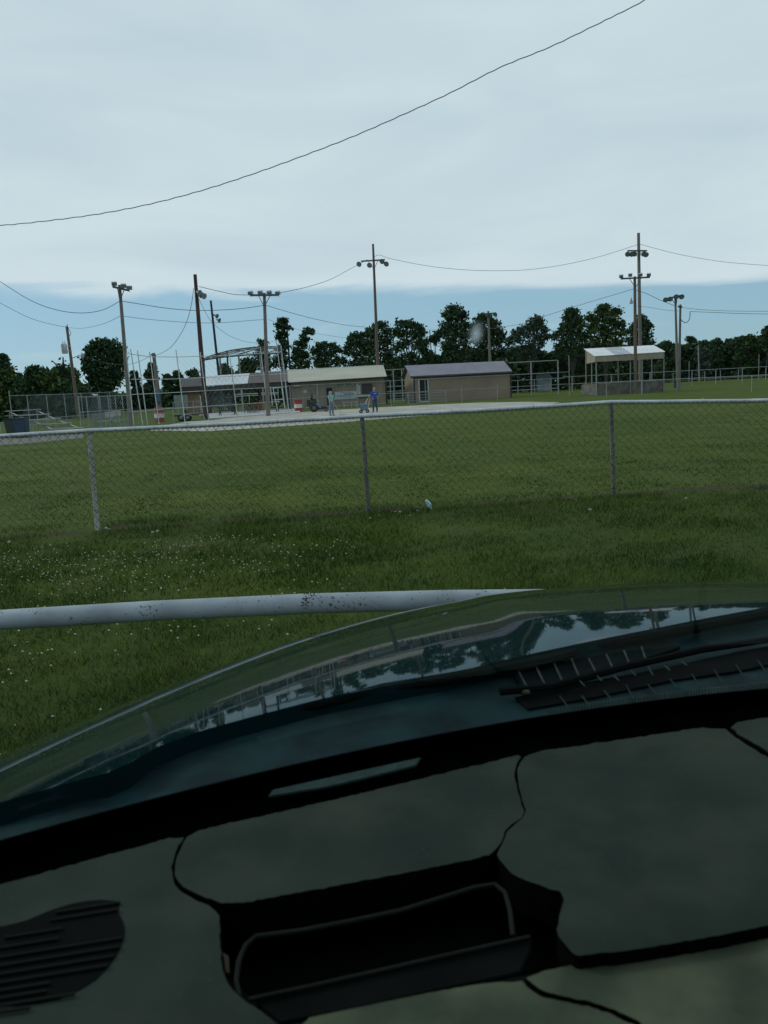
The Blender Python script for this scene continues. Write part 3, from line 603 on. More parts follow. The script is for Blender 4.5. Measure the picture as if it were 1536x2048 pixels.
cable([(242, 602), (285, 609), (330, 616), (380, 620.5), (430, 620.5), (480, 617.5), (529, 610.5)], 56, 61, r, 'long sagging cable from left light pole to box-light pole, upper one')
cable([(244, 632), (300, 639), (380, 645), (440, 645.5), (500, 641), (531, 639)], 56, 61, r*.7, 'long faint cable from left light pole to box-light pole, lower one')
cable([(387.5, 577), (380, 622), (366, 660), (344, 692), (325, 705), (308, 712)], 62, 84, r, 'cable dropping steeply left from the red-brown pole to the grey stub')
cable([(308, 708), (270, 726), (230, 729), (190, 720), (166, 712)], 84, 88, r*.9, 'cable between lamp arm and grey stub, in front of the round tree')
cable([(398, 573), (440, 583), (470, 589), (500, 590)], 62, 61, r, 'short cable from red-brown pole to the crossarm with four box lights')
cable([(398, 598), (415, 632), (430, 650), (460, 672), (500, 685), (540, 684), (574, 678)], 62, 90, r*.7, 'faint cable sagging from the red-brown pole behind the curved hoop roof')
cable([(557, 586), (610, 575), (660, 559), (700, 538), (735, 519)], 61, 95, r, 'cable rising right from the box-light crossarm to the tallest weathered pole')
cable([(533, 611), (580, 625), (630, 638), (690, 650), (751, 656)], 61, 95, r, 'cable descending from box-light pole past the bushy trees to the weathered pole')
cable([(537, 639), (580, 655), (640, 668), (700, 677), (752, 683)], 61, 95, r*.6, 'faint lowest cable between box-light pole and weathered pole')
cable([(749, 513), (760, 510), (780, 517), (850, 531), (920, 539), (990, 541.5), (1060, 539), (1130, 529), (1200, 513), (1276, 489)], 95, 92, r, 'longest sagging cable between the two tallest poles')
cable([(1279, 488), (1330, 502), (1380, 513), (1450, 524), (1536, 531), (1620, 535)], 92, 96, r, 'cable leaving the tallest right-hand pole to the right edge')
cable([(978, 658), (1040, 648), (1090, 632), (1150, 613), (1210, 595), (1270, 577)], 104, 74, r, 'cable rising right across the trees to the brown-footed pole')
cable([(1272, 580), (1295, 588), (1320, 600), (1351, 612)], 74, 72, r, 'short cable from brown-footed pole to the slim tilted-arm pole')
cable([(1272, 612), (1300, 615), (1330, 620), (1360, 622)], 74, 72, r*.6, 'faint short cable below it, brown-footed pole to utility pole')
cable([(1362, 615), (1400, 619), (1460, 622), (1536, 622.5), (1620, 622)], 72, 72, r*.8, 'upper of two cables running right from the leaning utility pole')
cable([(1380, 623), (1430, 625), (1480, 627), (1536, 628), (1620, 628)], 72, 72, r*.9, 'lower of two cables running right from the leaning utility pole')
mbp = [P(x, y, 72) for x, y in ((1361, 637), (1364, 642), (1370, 645.5), (1375, 644), (1379, 638), (1380, 630), (1380, 623))]
MB().tube(mbp, .035, 5).build('power_line', CABLE, smooth=True, **tag('looped cable hanging beside the leaning utility pole', 'cable', 'overhead cables'))
cable([(836, 656), (860, 659.5), (900, 659)], 170, 170, r, 'faint distant cable on the far pole between the big trees')
# ------------------------------------------------------------------ far fences
def rail(mb, a, b, Ya, Yb, r=.03): mb.bar(P(*a, Ya), P(*b, Yb), r, n=6)
def far_fence(name, label, pts, zt, zs, posts, m=GALVF, mesh=None, pitch=.22, rr=.028, tall={}):
    "pts: ground polyline; zs: rail heights"
    cx = sum((p for p in pts), Vector())/len(pts)
    t = thing(name, label, 'fence', (cx.x, cx.y, 0), 'chain-link fences around the ball field')
    for z in zs:
        mb = MB(); mb.tube([p+Vector((0, 0, z)) for p in pts], rr, 6); mb.build('rail', m, t, smooth=True)
    for q in posts:
        h = tall.get(q, zt) if not isinstance(q, tuple) else zt
        # q is a pixel column: find the point of the polyline there
        best = min(((abs(((p:=pts[i].lerp(pts[i+1], k/40))-EYE).dot(RT)/(p-EYE).dot(FW)*FP+768-q), p.copy()) for i in range(len(pts)-1) for k in range(41)), key=lambda a: a[0])[1]
        MB().bar(best, best+Vector((0, 0, h)), rr*1.25, n=7).build('post', m, t, smooth=True)
    if mesh:
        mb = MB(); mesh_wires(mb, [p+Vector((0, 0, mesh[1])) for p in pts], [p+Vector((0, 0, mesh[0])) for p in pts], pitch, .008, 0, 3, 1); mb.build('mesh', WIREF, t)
    return t
def gp(x, Y): p = P(x, 800, Y); p.z = 0; return p
# foul-line fence: from the near left edge back past the buildings
def left_low_fence():
    L = [(-220, 865, 43), (-80, 854, 45), (0, 846, 46), (60, 840.5, 46.5), (110, 835, 47), (160, 831, 48), (210, 827, 49), (275, 821, 51), (345, 815, 53)]
    t = thing('chain_link_fence', 'low chain-link fence running from the left edge back past the bleachers', 'fence', gp(60, 46), 'chain-link fences around the ball field')
    T = [P(*q) for q in L]; B = [Vector((p.x, p.y, .02)) for p in T]; MB().tube(T, .024, 6).build('rail', GALVF, t, smooth=True)
    for p in T: MB().bar((p.x, p.y, 0), p+Vector((0, 0, .02)), .032, n=7).build('post', GALVF, t, smooth=True)
    mb = MB()
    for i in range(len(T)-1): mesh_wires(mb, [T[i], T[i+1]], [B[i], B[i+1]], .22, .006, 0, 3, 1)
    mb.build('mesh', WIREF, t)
left_low_fence()
far_fence('chain_link_fence', 'two-rail fence in front of the concession stand and shed', [gp(573, 72), gp(740, 73), gp(924, 74), gp(1139, 76)], 2.35, [2.34, 1.2], [583, 637, 716, 782, 924, 995, 1139], tall={995: 1.5, 924: 1.5, 1139: 3.9}, mesh=None)
far_fence('chain_link_fence', 'low single-rail fence passing in front of the dugout', [gp(1139.5, 72), gp(1300, 67), gp(1536, 58), gp(1700, 54)], 1.2, [1.2], [1212, 1284, 1500, 1640])
far_fence('chain_link_fence', 'chain-link fence with evenly spaced posts before the right-hand woods', [gp(1127, 104), gp(1300, 106), gp(1536, 108), gp(1700, 110)], 2.0, [2.0], [1143, 1223, 1300, 1383, 1433, 1484, 1533, 1600], mesh=None, rr=.045)
far_fence('chain_link_fence', 'farther grey fence close under the right-hand woods', [gp(1330, 140), gp(1536, 145), gp(1700, 148)], 1.9, [.5], [1344, 1376, 1409, 1443, 1478, 1515], rr=.045, tall={1515: 4.4, 1376: 3.8})
far_fence('fence_panel', 'tall three-post fence panel beside the shed', [gp(1020, 92), gp(1062, 92), gp(1117, 92)], 3.9, [3.9, 2.5, .7], [1062.5, 1117], rr=.06)
far_fence('chain_link_fence', 'low fence in the grass behind the three-post panel', [gp(1020, 112), gp(1130, 112)], 1.9, [1.9], [1036, 1068, 1102], rr=.045)
far_fence('chain_link_fence', 'high rail fence seen in the gap between concession stand and shed', [gp(770, 100), gp(815, 100)], 4.0, [4.0, 1.9, 1.3], [789, 806], rr=.06)
# left enclosure
far_fence('chain_link_fence', 'tall meshed fence panels behind the bleachers at the left', [gp(20, 60), gp(62, 62), gp(100, 64), gp(135, 66), gp(170, 67), gp(250, 68)], 2.6, [2.55], [21, 62, 100, 135, 168, 202, 225], mesh=(.1, 2.52), pitch=.25, tall={21: 2.9})
far_fence('chain_link_fence', 'narrow meshed fence bay beside the left light pole', [gp(157, 47), gp(190, 49), gp(235, 51), gp(262, 52)], 2.1, [2.05, 1.15], [163, 180, 205, 222, 236, 250], mesh=(.1, 2.0), pitch=.22)
def white_frame(lab, xs, Y, rails, mesh=None):
    "xs: list of (xtop,ytop,xbot,ybot)"
    c = gp(xs[0][2], Y(xs[0][2])); t = thing('backstop', lab, 'backstop', c)
    P3 = []
    for (a, b, c_, d) in xs:
        Yy = Y(c_); q = P(c_, d, Yy); p = P(a, b, Yy); q2 = q+(p-q)*(-q.z/(p.z-q.z)); MB().bar(q2, p, .034, n=7).build('post', WHITEP, t, smooth=True); P3.append((q2, p))
    for pts in rails:
        MB().tube([P(x, y, Y(x+8)) for x, y in pts], .026, 6).build('rail', WHITEP, t, smooth=True)
    return t, P3
Yb = lambda x: 54+9.5*(x-285)/286
t, P3 = white_frame('tall white pipe backstop frame spanning from left light pole to concession stand', [(253, 706, 268, 852), (261, 698, 285.5, 851), (275, 701, 295, 848), (299, 704, 317, 840), (352, 700, 368.5, 832), (400.5, 704, 417, 838), (458, 700, 474.8, 833), (520.7, 694, 534.5, 811), (552.2, 680, 571.5, 828), (561.7, 690, 568, 742)], Yb,
  [[(253, 707), (300, 713.5), (352, 714), (457, 711), (520, 707), (555, 705)], [(262, 758.5), (300, 759), (345, 758), (457, 753), (574, 747)], [(263, 789), (340, 785.5), (457, 779), (574, 773.5)], [(280, 823), (340, 817), (457, 810), (560, 803)], [(266, 823.5), (281, 823.5)]])
mb = MB(); (b0, t0), (b1, t1) = P3[0], P3[2]; mesh_wires(mb, [t0, P3[1][1], t1], [b0, P3[1][0], b1], .17, .011); (b0, t0), (b1, t1) = P3[4], P3[8]
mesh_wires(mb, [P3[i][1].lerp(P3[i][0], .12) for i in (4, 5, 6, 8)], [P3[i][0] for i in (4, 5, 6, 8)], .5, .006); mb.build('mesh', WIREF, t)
# white gate frame within the pavilion
f_ = lambda x, y, Y=70: P(x, y, Y)
t = thing('gate_frame', 'narrow white pipe gate frame beside the pole in the pavilion opening', 'gate', gp(555, 66)); 
for a, b in (((546, 776), (557, 829)), ((563.5, 775), (570, 818)), ((546, 776.5), (563.5, 774.5)), ((541, 774), (545, 810)), ((547, 800), (566, 798.5))): MB().bar(f_(*a, 66), f_(*b, 66), .04, n=6).build('rail', WHITEP, t)
t = thing('pavilion_railing', 'thin white railing behind the picnic table in the pavilion', 'railing', gp(500, 92))
for a, b in (((470, 793), (556, 788)), ((470, 789), (556, 785)), ((483, 777), (487, 822)), ((498, 789), (499, 806)), ((556, 774), (557, 812))): MB().bar(f_(*a, 92), f_(*b, 92), .05, n=6).build('rail', WHITEP, t)
# ------------------------------------------------------------------ curved hoop roof behind the pavilion
def hoop():
    Y = 98; T = [(406, 719), (420, 712), (440, 706), (460, 701), (480, 698), (500, 695.5), (520, 694), (540, 693.5), (562, 694)]; B_ = [(408, 720), (440, 715), (470, 712), (500, 709.5), (530, 708), (562, 706.5)]
    t = thing('backstop_canopy', 'low curved dark truss canopy on white posts rising behind the pavilion roof', 'canopy', gp(480, Y))
    m = mat('dark_teal_steel', (.03, .05, .055), .5, .1, 4)
    mb = MB(); mb.tube([P(x, y, Y) for x, y in T], .09, 6); mb.tube([P(x, y, Y-3) for x, y in B_], .09, 6); mb.tube([P(x, y+3, Y+5) for x, y in T], .08, 6)
    for a, b in (((408, 719), (450, 703)), ((425, 716), (480, 699)), ((440, 714), (500, 697)), ((470, 712), (520, 695)), ((480, 700), (500, 709)), ((500, 697), (530, 708)), ((440, 707), (455, 713)), ((540, 694), (562, 707)), ((562, 696), (530, 708)), ((460, 713), (520, 696))):
        mb.bar(P(*a, Y), P(*b, Y-3), .06, n=5)
    mb.build('truss', m, t, smooth=True)
    mb = MB()
    for x in range(408, 562, 4):
        yt = float(np.interp(x, [q[0] for q in T], [q[1] for q in T])); yb = float(np.interp(x, [q[0] for q in B_], [q[1] for q in B_])); mb.bar(P(x, yt, Y), P(x, yb, Y-3), .016, n=3, cap=False)
    for f in (.2, .4, .6, .8): mb.tube([P(x, float(np.interp(x, [q[0] for q in T], [q[1] for q in T])), Y).lerp(P(x, float(np.interp(x, [q[0] for q in B_], [q[1] for q in B_])), Y-3), f) for x in range(408, 562, 12)], .016, 3)
    mb.build('netting', WIREF, t)
    for (x0, y0, x1, y1), mm in (((407, 716, 409, 747), POLED), ((439.5, 712, 442, 748), GALVF), ((454.5, 703, 456, 745), POLED), ((477, 709, 480, 745), GALVF), ((520, 706, 523, 745), GALVF), ((561, 692, 567, 739), GALVF)):
        a = P(x0, y0, Y); b = P(x1, y1, Y); b = a+(b-a)*(a.z/(a.z-b.z)); MB().bar(b, a, .11, n=6).build('post', mm, t)
hoop()
# ------------------------------------------------------------------ ball-park furniture
def wheel(mb, c, r, w, ax): ax = Vector(ax).normalized(); mb.lathe(Vector(c)-ax*w/2, ax, [(0, r*.6), (.01, r*.93), (w*.25, r), (w*.75, r), (w-.01, r*.93), (w, r*.6)], 14)
def barrel(px, py, Yd, lab):
    c = P(px, py, Yd); c.z = 0; t = thing('barrel', lab, 'barrel', c, 'red and white striped barrels')
    r = .36; mb = MB(); mb.lathe(c, (0, 0, 1), [(0, r*.9), (.02, r), (.33, r)], 16); red = mat('faded_red_paint', (.32, .035, .03), .6, .2, 5); wh = mat('faded_white_paint', (.60, .60, .55), .6, .15, 5)
    mb.lathe(c+Vector((0, 0, .66)), (0, 0, 1), [(0, r), (.02, r*1.03), (.04, r), (.38, r), (.40, r*1.03), (.42, r*.8)], 16); mb.build('red_band', red, t, smooth=True)
    MB().lathe(c+Vector((0, 0, .331)), (0, 0, 1), [(0, r*1.03), (.02, r), (.327, r)], 16).build('white_band', wh, t, smooth=True)
barrel(319.5, 838, 60, 'red and white barrel in the grass below the grey pole stub')
barrel(597.5, 826, 72, 'red and white barrel beside the mower at the concession wall')
def bin_(px, Yd, m, lab, lid):
    c = gp(px, Yd); t = thing('trash_bin', lab, 'trash bin', c); X, Y_, Z = Vector((1, 0, 0)), Vector((0, 1, 0)), Vector((0, 0, 1))
    mb = MB(); w, h = .62, 1.0; vs = [c+Vector((sx*w/2*s, sy*w/2*s, z)) for z, s in ((.05, .8), (h, 1)) for sx, sy in ((-1, -1), (1, -1), (1, 1), (-1, 1))]
    mb.add(vs, [(0, 3, 2, 1), (4, 5, 6, 7), (0, 1, 5, 4), (1, 2, 6, 5), (2, 3, 7, 6), (3, 0, 4, 7)]); mb.build('body', m, t, bevel=.02)
    MB().box(c+Vector((0, 0, h+.04)), w*1.08, w*1.08, .07).build('lid', lid, t, bevel=.02)
    mb = MB(); wheel(mb, c+Vector((-.2, .3, .1)), .1, .05, (1, 0, 0)); wheel(mb, c+Vector((.2, .3, .1)), .1, .05, (1, 0, 0)); mb.build('wheel', BLACK, t)
bin_(37, 42, mat('blue_plastic', (.02, .05, .085), .5, .1, 4), 'blue trash bin in front of the bleachers at the left', mat('blue_lid', (.018, .04, .07), .5, .1, 4))
bin_(18.5, 42.6, mat('dark_plastic', (.03, .04, .035), .6, .1, 4), 'dark trash bin standing left of the blue one', BLACK)
PLANK = mat('weathered_plank', (.34, .36, .33), .7, .15, 5, stretch=(.5, 5, 5))
def bleacher():
    t = thing('bleacher', 'grey plank bleacher with rows stepping down to the right at the left edge', 'bleacher', gp(90, 44))
    rows = [((12, 822), (80, 819), 46), ((33, 831.5), (99, 827.5), 45.3), ((58, 840.5), (120, 837), 44.6), ((83, 849.5), (142, 845), 44), ((102, 859.5), (166, 854), 43.3)]
    for a, b, Yy in rows:
        p, q = P(*a, Yy), P(*b, Yy); d = (q-p).normalized(); d.z = 0; d.normalize(); q.z = p.z = (p.z+q.z)/2; MB().box((p+q)/2, (q-p).length, .28, .05, (d, Vector((-d.y, d.x, 0)), Vector((0, 0, 1)))).build('seat_plank', PLANK, t)
        p2 = (p+q)/2+Vector((-.25, .35, -.28))
        if p2.z > .1: MB().box(p2, (q-p).length, .2, .04, (d, Vector((-d.y, d.x, 0)), Vector((0, 0, 1)))).build('foot_plank', PLANK, t)
    for k in (.1, .9):
        mb = MB(); L = [P(a[0]+(b[0]-a[0])*k, a[1]+(b[1]-a[1])*k, Y_) for a, b, Y_ in rows]
        for p in L: mb.bar((p.x, p.y, 0), p-Vector((0, 0, .03)), .03, n=5)
        mb.tube([p-Vector((0, 0, .06)) for p in L], .035, 5); mb.bar((L[0].x, L[0].y, .06), (L[-1].x, L[-1].y, .06), .035, n=5); mb.build('frame', GALVF, t)
bleacher()
t = thing('bench', 'long low plank bench beyond the fence bay at the left', 'bench', gp(225, 54)); a, b = P(197, 846.5, 54), P(247, 840.5, 54); a.z = b.z = .42
d = (b-a).normalized(); MB().box((a+b)/2, (b-a).length, .3, .05, (d, Vector((-d.y, d.x, 0)), Vector((0, 0, 1)))).build('seat', PLANK, t)
for k in (.1, .5, .9): q = a.lerp(b, k); MB().box((q.x, q.y, .2), .06, .26, .39).build('leg', GALVF, t)
for px, py, Yy, w, lab in ((193, 834, 60, .55, 'grey box left of the row of boxes beyond the fence bay'), (207, 832, 62, .45, 'dull box second in the row beyond the fence bay'), (218, 829.5, 62, .5, 'brightest white box in the row beyond the fence bay'), (233.5, 827, 64, .5, 'white box rightmost in the row beyond the fence bay')):
    c = P(px, py, Yy); mb = MB(); mb.box((c.x, c.y, c.z), w, w, w*.8); mb.box((c.x, c.y, c.z+w*.42), w*1.06, w*1.06, w*.1); mb.bar((c.x-w*.3, c.y, 0), (c.x-w*.3, c.y, c.z-w*.35), .03, n=5); mb.bar((c.x+w*.3, c.y, 0), (c.x+w*.3, c.y, c.z-w*.35), .03, n=5)
    mb.build('base_box', mat('box_white' if px > 210 else 'box_grey', (.46, .46, .42) if px > 210 else (.2, .2, .18), .7, .1, 4), **tag(lab, 'box', 'boxes on short stands beyond the left fence'))
def trailer():
    Yd = 58; t = thing('utility_trailer', 'small flat utility trailer with pipe railing left of the pavilion', 'trailer', gp(375, Yd))
    g = lambda x, y, dy=0: P(x, y, Yd+dy); dk = mat('dark_steel', (.04, .042, .045), .6, .2, 4); gr = GALVF
    a, b = g(347, 830), g(401, 826); d = (b-a); a2, b2 = a+Vector((0, 1.6, 0)), b+Vector((0, 1.6, 0)); mb = MB(); mb.prism([a, b, b2, a2], (0, 0, -.12)); mb.build('deck', dk, t); 
    mb = MB(); mb.bar(a-Vector((0, .03, 0)), b-Vector((0, .03, 0)), .045, n=5)
    for (x0, y0), (x1, y1) in (((344, 804.5), (402, 802)), ((354, 817), (400, 814.5)), ((346, 805), (346.5, 817)), ((356, 805), (357, 829)), ((386, 803.5), (388, 827)), ((400, 802), (402, 826))): mb.bar(g(x0, y0), g(x1, y1), .028, n=5)
    mb.build('railing', gr, t)
    for x in (363, 376): mb = MB(); c = g(x, 835, .1); wheel(mb, (c.x, c.y, .3), .3, .18, (0, 1, 0)); o = mb.build('wheel', BLACK, t, smooth=True); MB().lathe((c.x, c.y-.1, .3), (0, -1, 0), [(0, .14), (.02, .12)], 10).build('rim', GALVF, o)
    c = g(374, 831, -.15); mb = MB(); mb.tube([(c.x-.45+.9*k/6, c.y, c.z-.12+.2*math.sin(math.pi*k/6)) for k in range(7)], .05, 5); mb.build('fender', gr, t)
    MB().box(g(362, 805, 1), .9, .5, 1.1).build('cabinet', mat('pale_green_box', (.17, .22, .20), .7, .1, 4), t)
    for (x, y) in ((348, 838),): pass
trailer()
# white shovel
a, b = P(400, 790, 59.5), P(405.5, 829, 59.3); t = thing('shovel', 'white shovel leaning on the brown pavilion pier', 'shovel', gp(406, 59)); mb = MB(); mb.bar(a, b, .025, n=6); mb.build('handle', WHITEP, t)
q = [(401.5, 831), (404, 829.5), (407.5, 832), (410.5, 837.5), (409.5, 839.5), (405, 839), (402, 836)]; MB().prism([P(x, y, 59.2) for x, y in q], (0, .04, 0)).build('blade', mat('pale_steel', (.48, .52, .52), .4, .1, 5), t)
def table(px, py, Yd, w, lab, m):
    c = gp(px, Yd); t = thing('picnic_table', lab, 'picnic table', c, 'tables in the pavilion'); 
    MB().box(c+Vector((0, 0, .76)), w, .75, .05).build('tabletop', m, t)
    for s in (-1, 1): MB().box(c+Vector((0, s*.62, .45)), w, .25, .05).build('bench', m, t)
    for s in (-1, 1):
        mb = MB(); x = s*w*.33; mb.bar(c+Vector((x, -.25, .74)), c+Vector((x, .55, 0)), .045, n=5); mb.bar(c+Vector((x, .25, .74)), c+Vector((x, -.55, 0)), .045, n=5); mb.bar(c+Vector((x, -.62, .42)), c+Vector((x, .62, .42)), .04, n=5); mb.build('leg_frame', m, t)
DKT = mat('dark_brown_wood', (.035, .028, .025), .8, .2, 4)
table(453, 825, 70, 2.0, 'dark picnic table under the white roof section of the pavilion', mat('black_plastic', (.02, .022, .025), .6, .1, 4))
def xtable():
    c = gp(553.5, 74); t = thing('picnic_table', 'small dark picnic table with crossed legs left of the concession wall', 'picnic table', c, 'tables in the pavilion')
    MB().box(c+Vector((0, 0, .80)), 1.1, 1.5, .06).build('tabletop', DKT, t)
    for s in (-1, 1): MB().box(c+Vector((s*.75, 0, .46)), .3, 1.5, .05).build('bench', DKT, t)
    for y in (-.5, .5):
        mb = MB(); mb.bar(c+Vector((-.35, y, .78)), c+Vector((.1, y, .4)), .05, n=5); mb.bar(c+Vector((.35, y, .78)), c+Vector((-.1, y, .4)), .05, n=5); mb.bar(c+Vector((-.75, y, .43)), c+Vector((.75, y, .43)), .04, n=5); mb.bar(c+Vector((0, y, .5)), c+Vector((0, y, 0)), .07, n=5); mb.build('leg_frame', DKT, t)
xtable()
# stacked red and black chairs
for i, (x, rot) in enumerate(((492, .3), (497.5, .1), (503, 0), (508.5, -.1), (514, .1), (521, -.2))):
    red = i % 2 == 1; c = gp(x, 73+.3*(i % 2)); t = thing('folding_chair', ['leftmost dark chair tipped forward in the pavilion row', 'orange-red slatted chair, first from the left in the pavilion row', 'black chair standing between two orange-red ones', 'orange-red slatted chair, second from the left in the pavilion row', 'black chair between the red chair and the pavilion post', 'red chair at the right end of the pavilion row'][i], 'chair', c, 'chairs lined up in the pavilion')
    m = mat('orange_red_wood', (.30, .075, .03), .7, .2, 5) if red else mat('black_plastic', (0, 0, 0)); X = Vector((math.cos(rot), math.sin(rot), 0)); Yv = Vector((-math.sin(rot), math.cos(rot), 0)); Z = Vector((0, 0, 1)); hgt = (.75, .9, 1.0, 1.0, 1.0, 1.15)[i]
    MB().box(c+Vector((0, 0, .42)), .4, .4, .05, (X, Yv, Z)).build('seat', m, t)
    mb = MB()
    for k in (-.15, 0, .15): mb.box(c+Yv*.2+X*k+Vector((0, 0, .42+(hgt-.42)/2)), .08, .03, hgt-.42, (X, Yv, Z))
    mb.build('backrest', m, t)
    for sx in (-.17, .17):
        for sy in (-.17, .17): MB().bar(c+X*sx+Yv*sy+Vector((0, 0, .4)), c+X*sx*1.2+Yv*sy*1.2, .02, n=5).build('leg', m, t)
# galvanised slatted stand seen through the pavilion
def slatstand():
    Yd = 86; t = thing('slatted_bleacher', 'pale metal slatted bleacher back seen through the pavilion', 'bleacher', gp(440, Yd)); m = mat('pale_aluminium', (.36, .42, .42), .5, .1, 4)
    g = lambda x, y: P(x, y, Yd); mb = MB()
    for x in range(421, 447, 2): mb.bar(g(x, 783), g(x+1.5, 811), .045, n=4)
    for x in range(449, 466, 3): mb.bar(g(x, 790), g(x+1.2, 808), .035, n=4)
    mb.build('slat', m, t, kind='stuff')
    for a, b in (((420, 784), (446, 782)), ((421, 797), (466, 794)), ((422, 811), (446, 809)), ((448, 789), (466, 788)), ((447, 808), (468, 806)), ((420, 815), (460, 811))): MB().bar(g(*a), g(*b), .06, n=5).build('rail', WHITEP, t)
    for x in (422, 428, 445, 452): MB().bar(g(x, 808), g(x+1, 825), .06, n=5).build('leg', WHITEP, t)
slatstand()
# low bench against the concession wall
t = thing('bench', 'low grey bench against the concession wall behind the man in teal', 'bench', gp(700, 79)); a, b = P(686, 812, 79), P(714, 810, 79); a.z = b.z = .5; d = (b-a).normalized()
MB().box((a+b)/2, (b-a).length, .35, .07, (d, Vector((-d.y, d.x, 0)), Vector((0, 0, 1)))).build('seat', PLANK, t)
for k in (.08, .6, .93): q = a.lerp(b, k); MB().box((q.x, q.y, .23), .1, .3, .46).build('leg', PLANK, t)
def tubegate(xa, xb, yt, yb, Yd, lab, n=5):
    t = thing('tube_gate', lab, 'gate', gp((xa+xb)/2, Yd), 'grey tube gate panels')
    for k in range(n):
        f = k/(n-1); MB().bar(P(xa, yt+(yb-yt)*f, Yd), P(xb, yt+(yb-yt)*f-(xb-xa)*.055, Yd), .03, n=5).build('rail', GALVF, t)
    for x in (xa, xb): s = -(x-xa)*.055; MB().bar(P(x, yt-3+s, Yd), P(x+1.5, yb+3+s, Yd), .045, n=6).build('post', GALVF, t)
tubegate(786, 815, 788, 807, 78, 'grey tube gate panel in the gap between concession stand and shed')
tubegate(817, 856, 786, 807, 78, 'grey tube gate panel in front of the shed door')
tubegate(858, 891, 786, 804, 78, 'grey tube gate panel in front of the shed wall right of its door', 4)
def mower():
    Yd = 66; c = gp(636, Yd); k = Yd/FP; t = thing('riding_mower', 'dark riding mower with roll bar parked before the concession wall', 'mower', c); dk = mat('mower_black', (.022, .025, .028), .5, .1, 5); gy = mat('mower_grey', (.17, .18, .19), .45, .2, 6)
    g = lambda x, y, dy=0: P(x, y, Yd+dy)
    def W(x, r, dy): 
        mb = MB(); p = g(x, 815, dy); wheel(mb, (p.x, p.y, r), r, r*.7, (0, 1, 0)); o = mb.build('wheel', BLACK, t, smooth=True); MB().lathe((p.x, p.y-r*.36, r), (0, -1, 0), [(0, r*.5), (.02, r*.42)], 12).build('rim', mat('dull_rim', (.09, .10, .10), .5, .1, 5), o)
    W(628, .34, -.1); W(628, .34, 1.0); W(652, .18, -.1); W(652, .18, 1.0)
    mb = MB(); mb.prism([g(622, 803), g(634, 802), g(639, 811), g(654, 813), g(654, 819), g(626, 819), g(617, 812)], (0, .9, 0)); mb.build('body', dk, t, bevel=.03)
    mb = MB(); mb.prism([g(631, 806, -.1), g(642, 803, -.1), g(645, 812, -.1), g(641, 817, -.1), g(634, 813, -.1)], (0, .2, 0)); mb.build('side_panel', gy, t, bevel=.03)
    mb = MB(); mb.box(g(648, 819.5, .3), .95, 1.2, .14); mb.build('cutting_deck', mat('deck_tan', (.16, .13, .10), .6, .2, 4), t, bevel=.03)
    mb = MB(); mb.box(g(628, 800, .4), .5, .5, .14); mb.box(g(623.5, 795, .4), .14, .5, .5); mb.build('seat', BLACK, t, bevel=.04)
    mb = MB(); mb.tube([g(619, 815, .05), g(618.5, 801, .05), g(622, 795, .05), g(624.5, 786, .05), g(624.5, 786, .85), g(622, 795, .85), g(618.5, 801, .85), g(619, 815, .85)], .045, 6); mb.build('roll_bar', dk, t)
    mb = MB(); mb.tube([g(642, 812), g(637, 803), g(633, 799.5)], .03, 5); mb.tube([g(642, 812, .8), g(637, 803, .8), g(633, 799.5, .8)], .03, 5); mb.build('steering_lever', FIXG, t)
    mb = MB(); mb.box(g(617.5, 806, .4), .25, .8, .55); mb.build('engine_cover', dk, t, bevel=.04)
mower()
# litter by the fence
def litter():
    c = G(857, 1012, .05); t = thing('drink_pouch', 'crumpled blue and white foil packet leaning in the grass by the fence', 'litter', (c.x, c.y, 0))
    m = mat('foil_blue', (.10, .42, .62), .25, .4, 60, .4, col2=(.75, .85, .9)); mb = MB(); X = Vector((.75, 0, -.66)); mb.prism([c+X*-.055+Vector((0, 0, .03)), c+X*-.03+Vector((0, 0, .055)), c+X*.03+Vector((.01, 0, .045)), c+X*.06+Vector((0, 0, -.01)), c+X*.045-Vector((0, 0, .03)), c-X*.03-Vector((.0, 0, .015))], (.004, .03, .01)); mb.build('packet', m, t, bevel=.004)
    stones = [(212, 1056, .02), (218, 1058, .016), (315, 1062, .02), (305, 1064, .018), (800, 1024, .02), (790, 1023, .014), (835, 1021, .012), (820, 1031, .010), (1180, 1019, .022), (1372, 996, .018), (18, 1084, .022), (758, 1030, .012), (740, 1036, .012), (611, 1045, .012)]
    for i, (x, y, r) in enumerate(stones):
        c = G(x, y, .03); mb = MB(); mb.ball(c, r, r*.8, r*.6, 7, 5); mb.v = [tuple(Vector(v)+Vector((random.gauss(0, r*.12), random.gauss(0, r*.12), random.gauss(0, r*.1)))) for v in mb.v]
        mb.build('pebble', mat('pale_stone', (.42, .42, .36), .9, .2, 40), **tag('small pale pebble lying in the grass along the near fence line', 'pebble', 'pebbles along the fence line'))
    for a, b in (((782, 1024), (812, 1022)), ((826, 1005), (838, 1016)), ((1128, 994), (1160, 1004)), ((523, 880), (530, 886))): 
        p, q = G(*a, .03), G(*b, .02); mb = MB(); mb.tube([p, p.lerp(q, .5)+Vector((0, .02, .02)), q], [.004, .006, .003], 5); mb.build('twig', mat('twig_bark', (.11, .09, .06), .9, .2, 20), smooth=True, **tag('short thin twig lying in the grass near the fence', 'twig', 'twigs near the fence'))
litter()
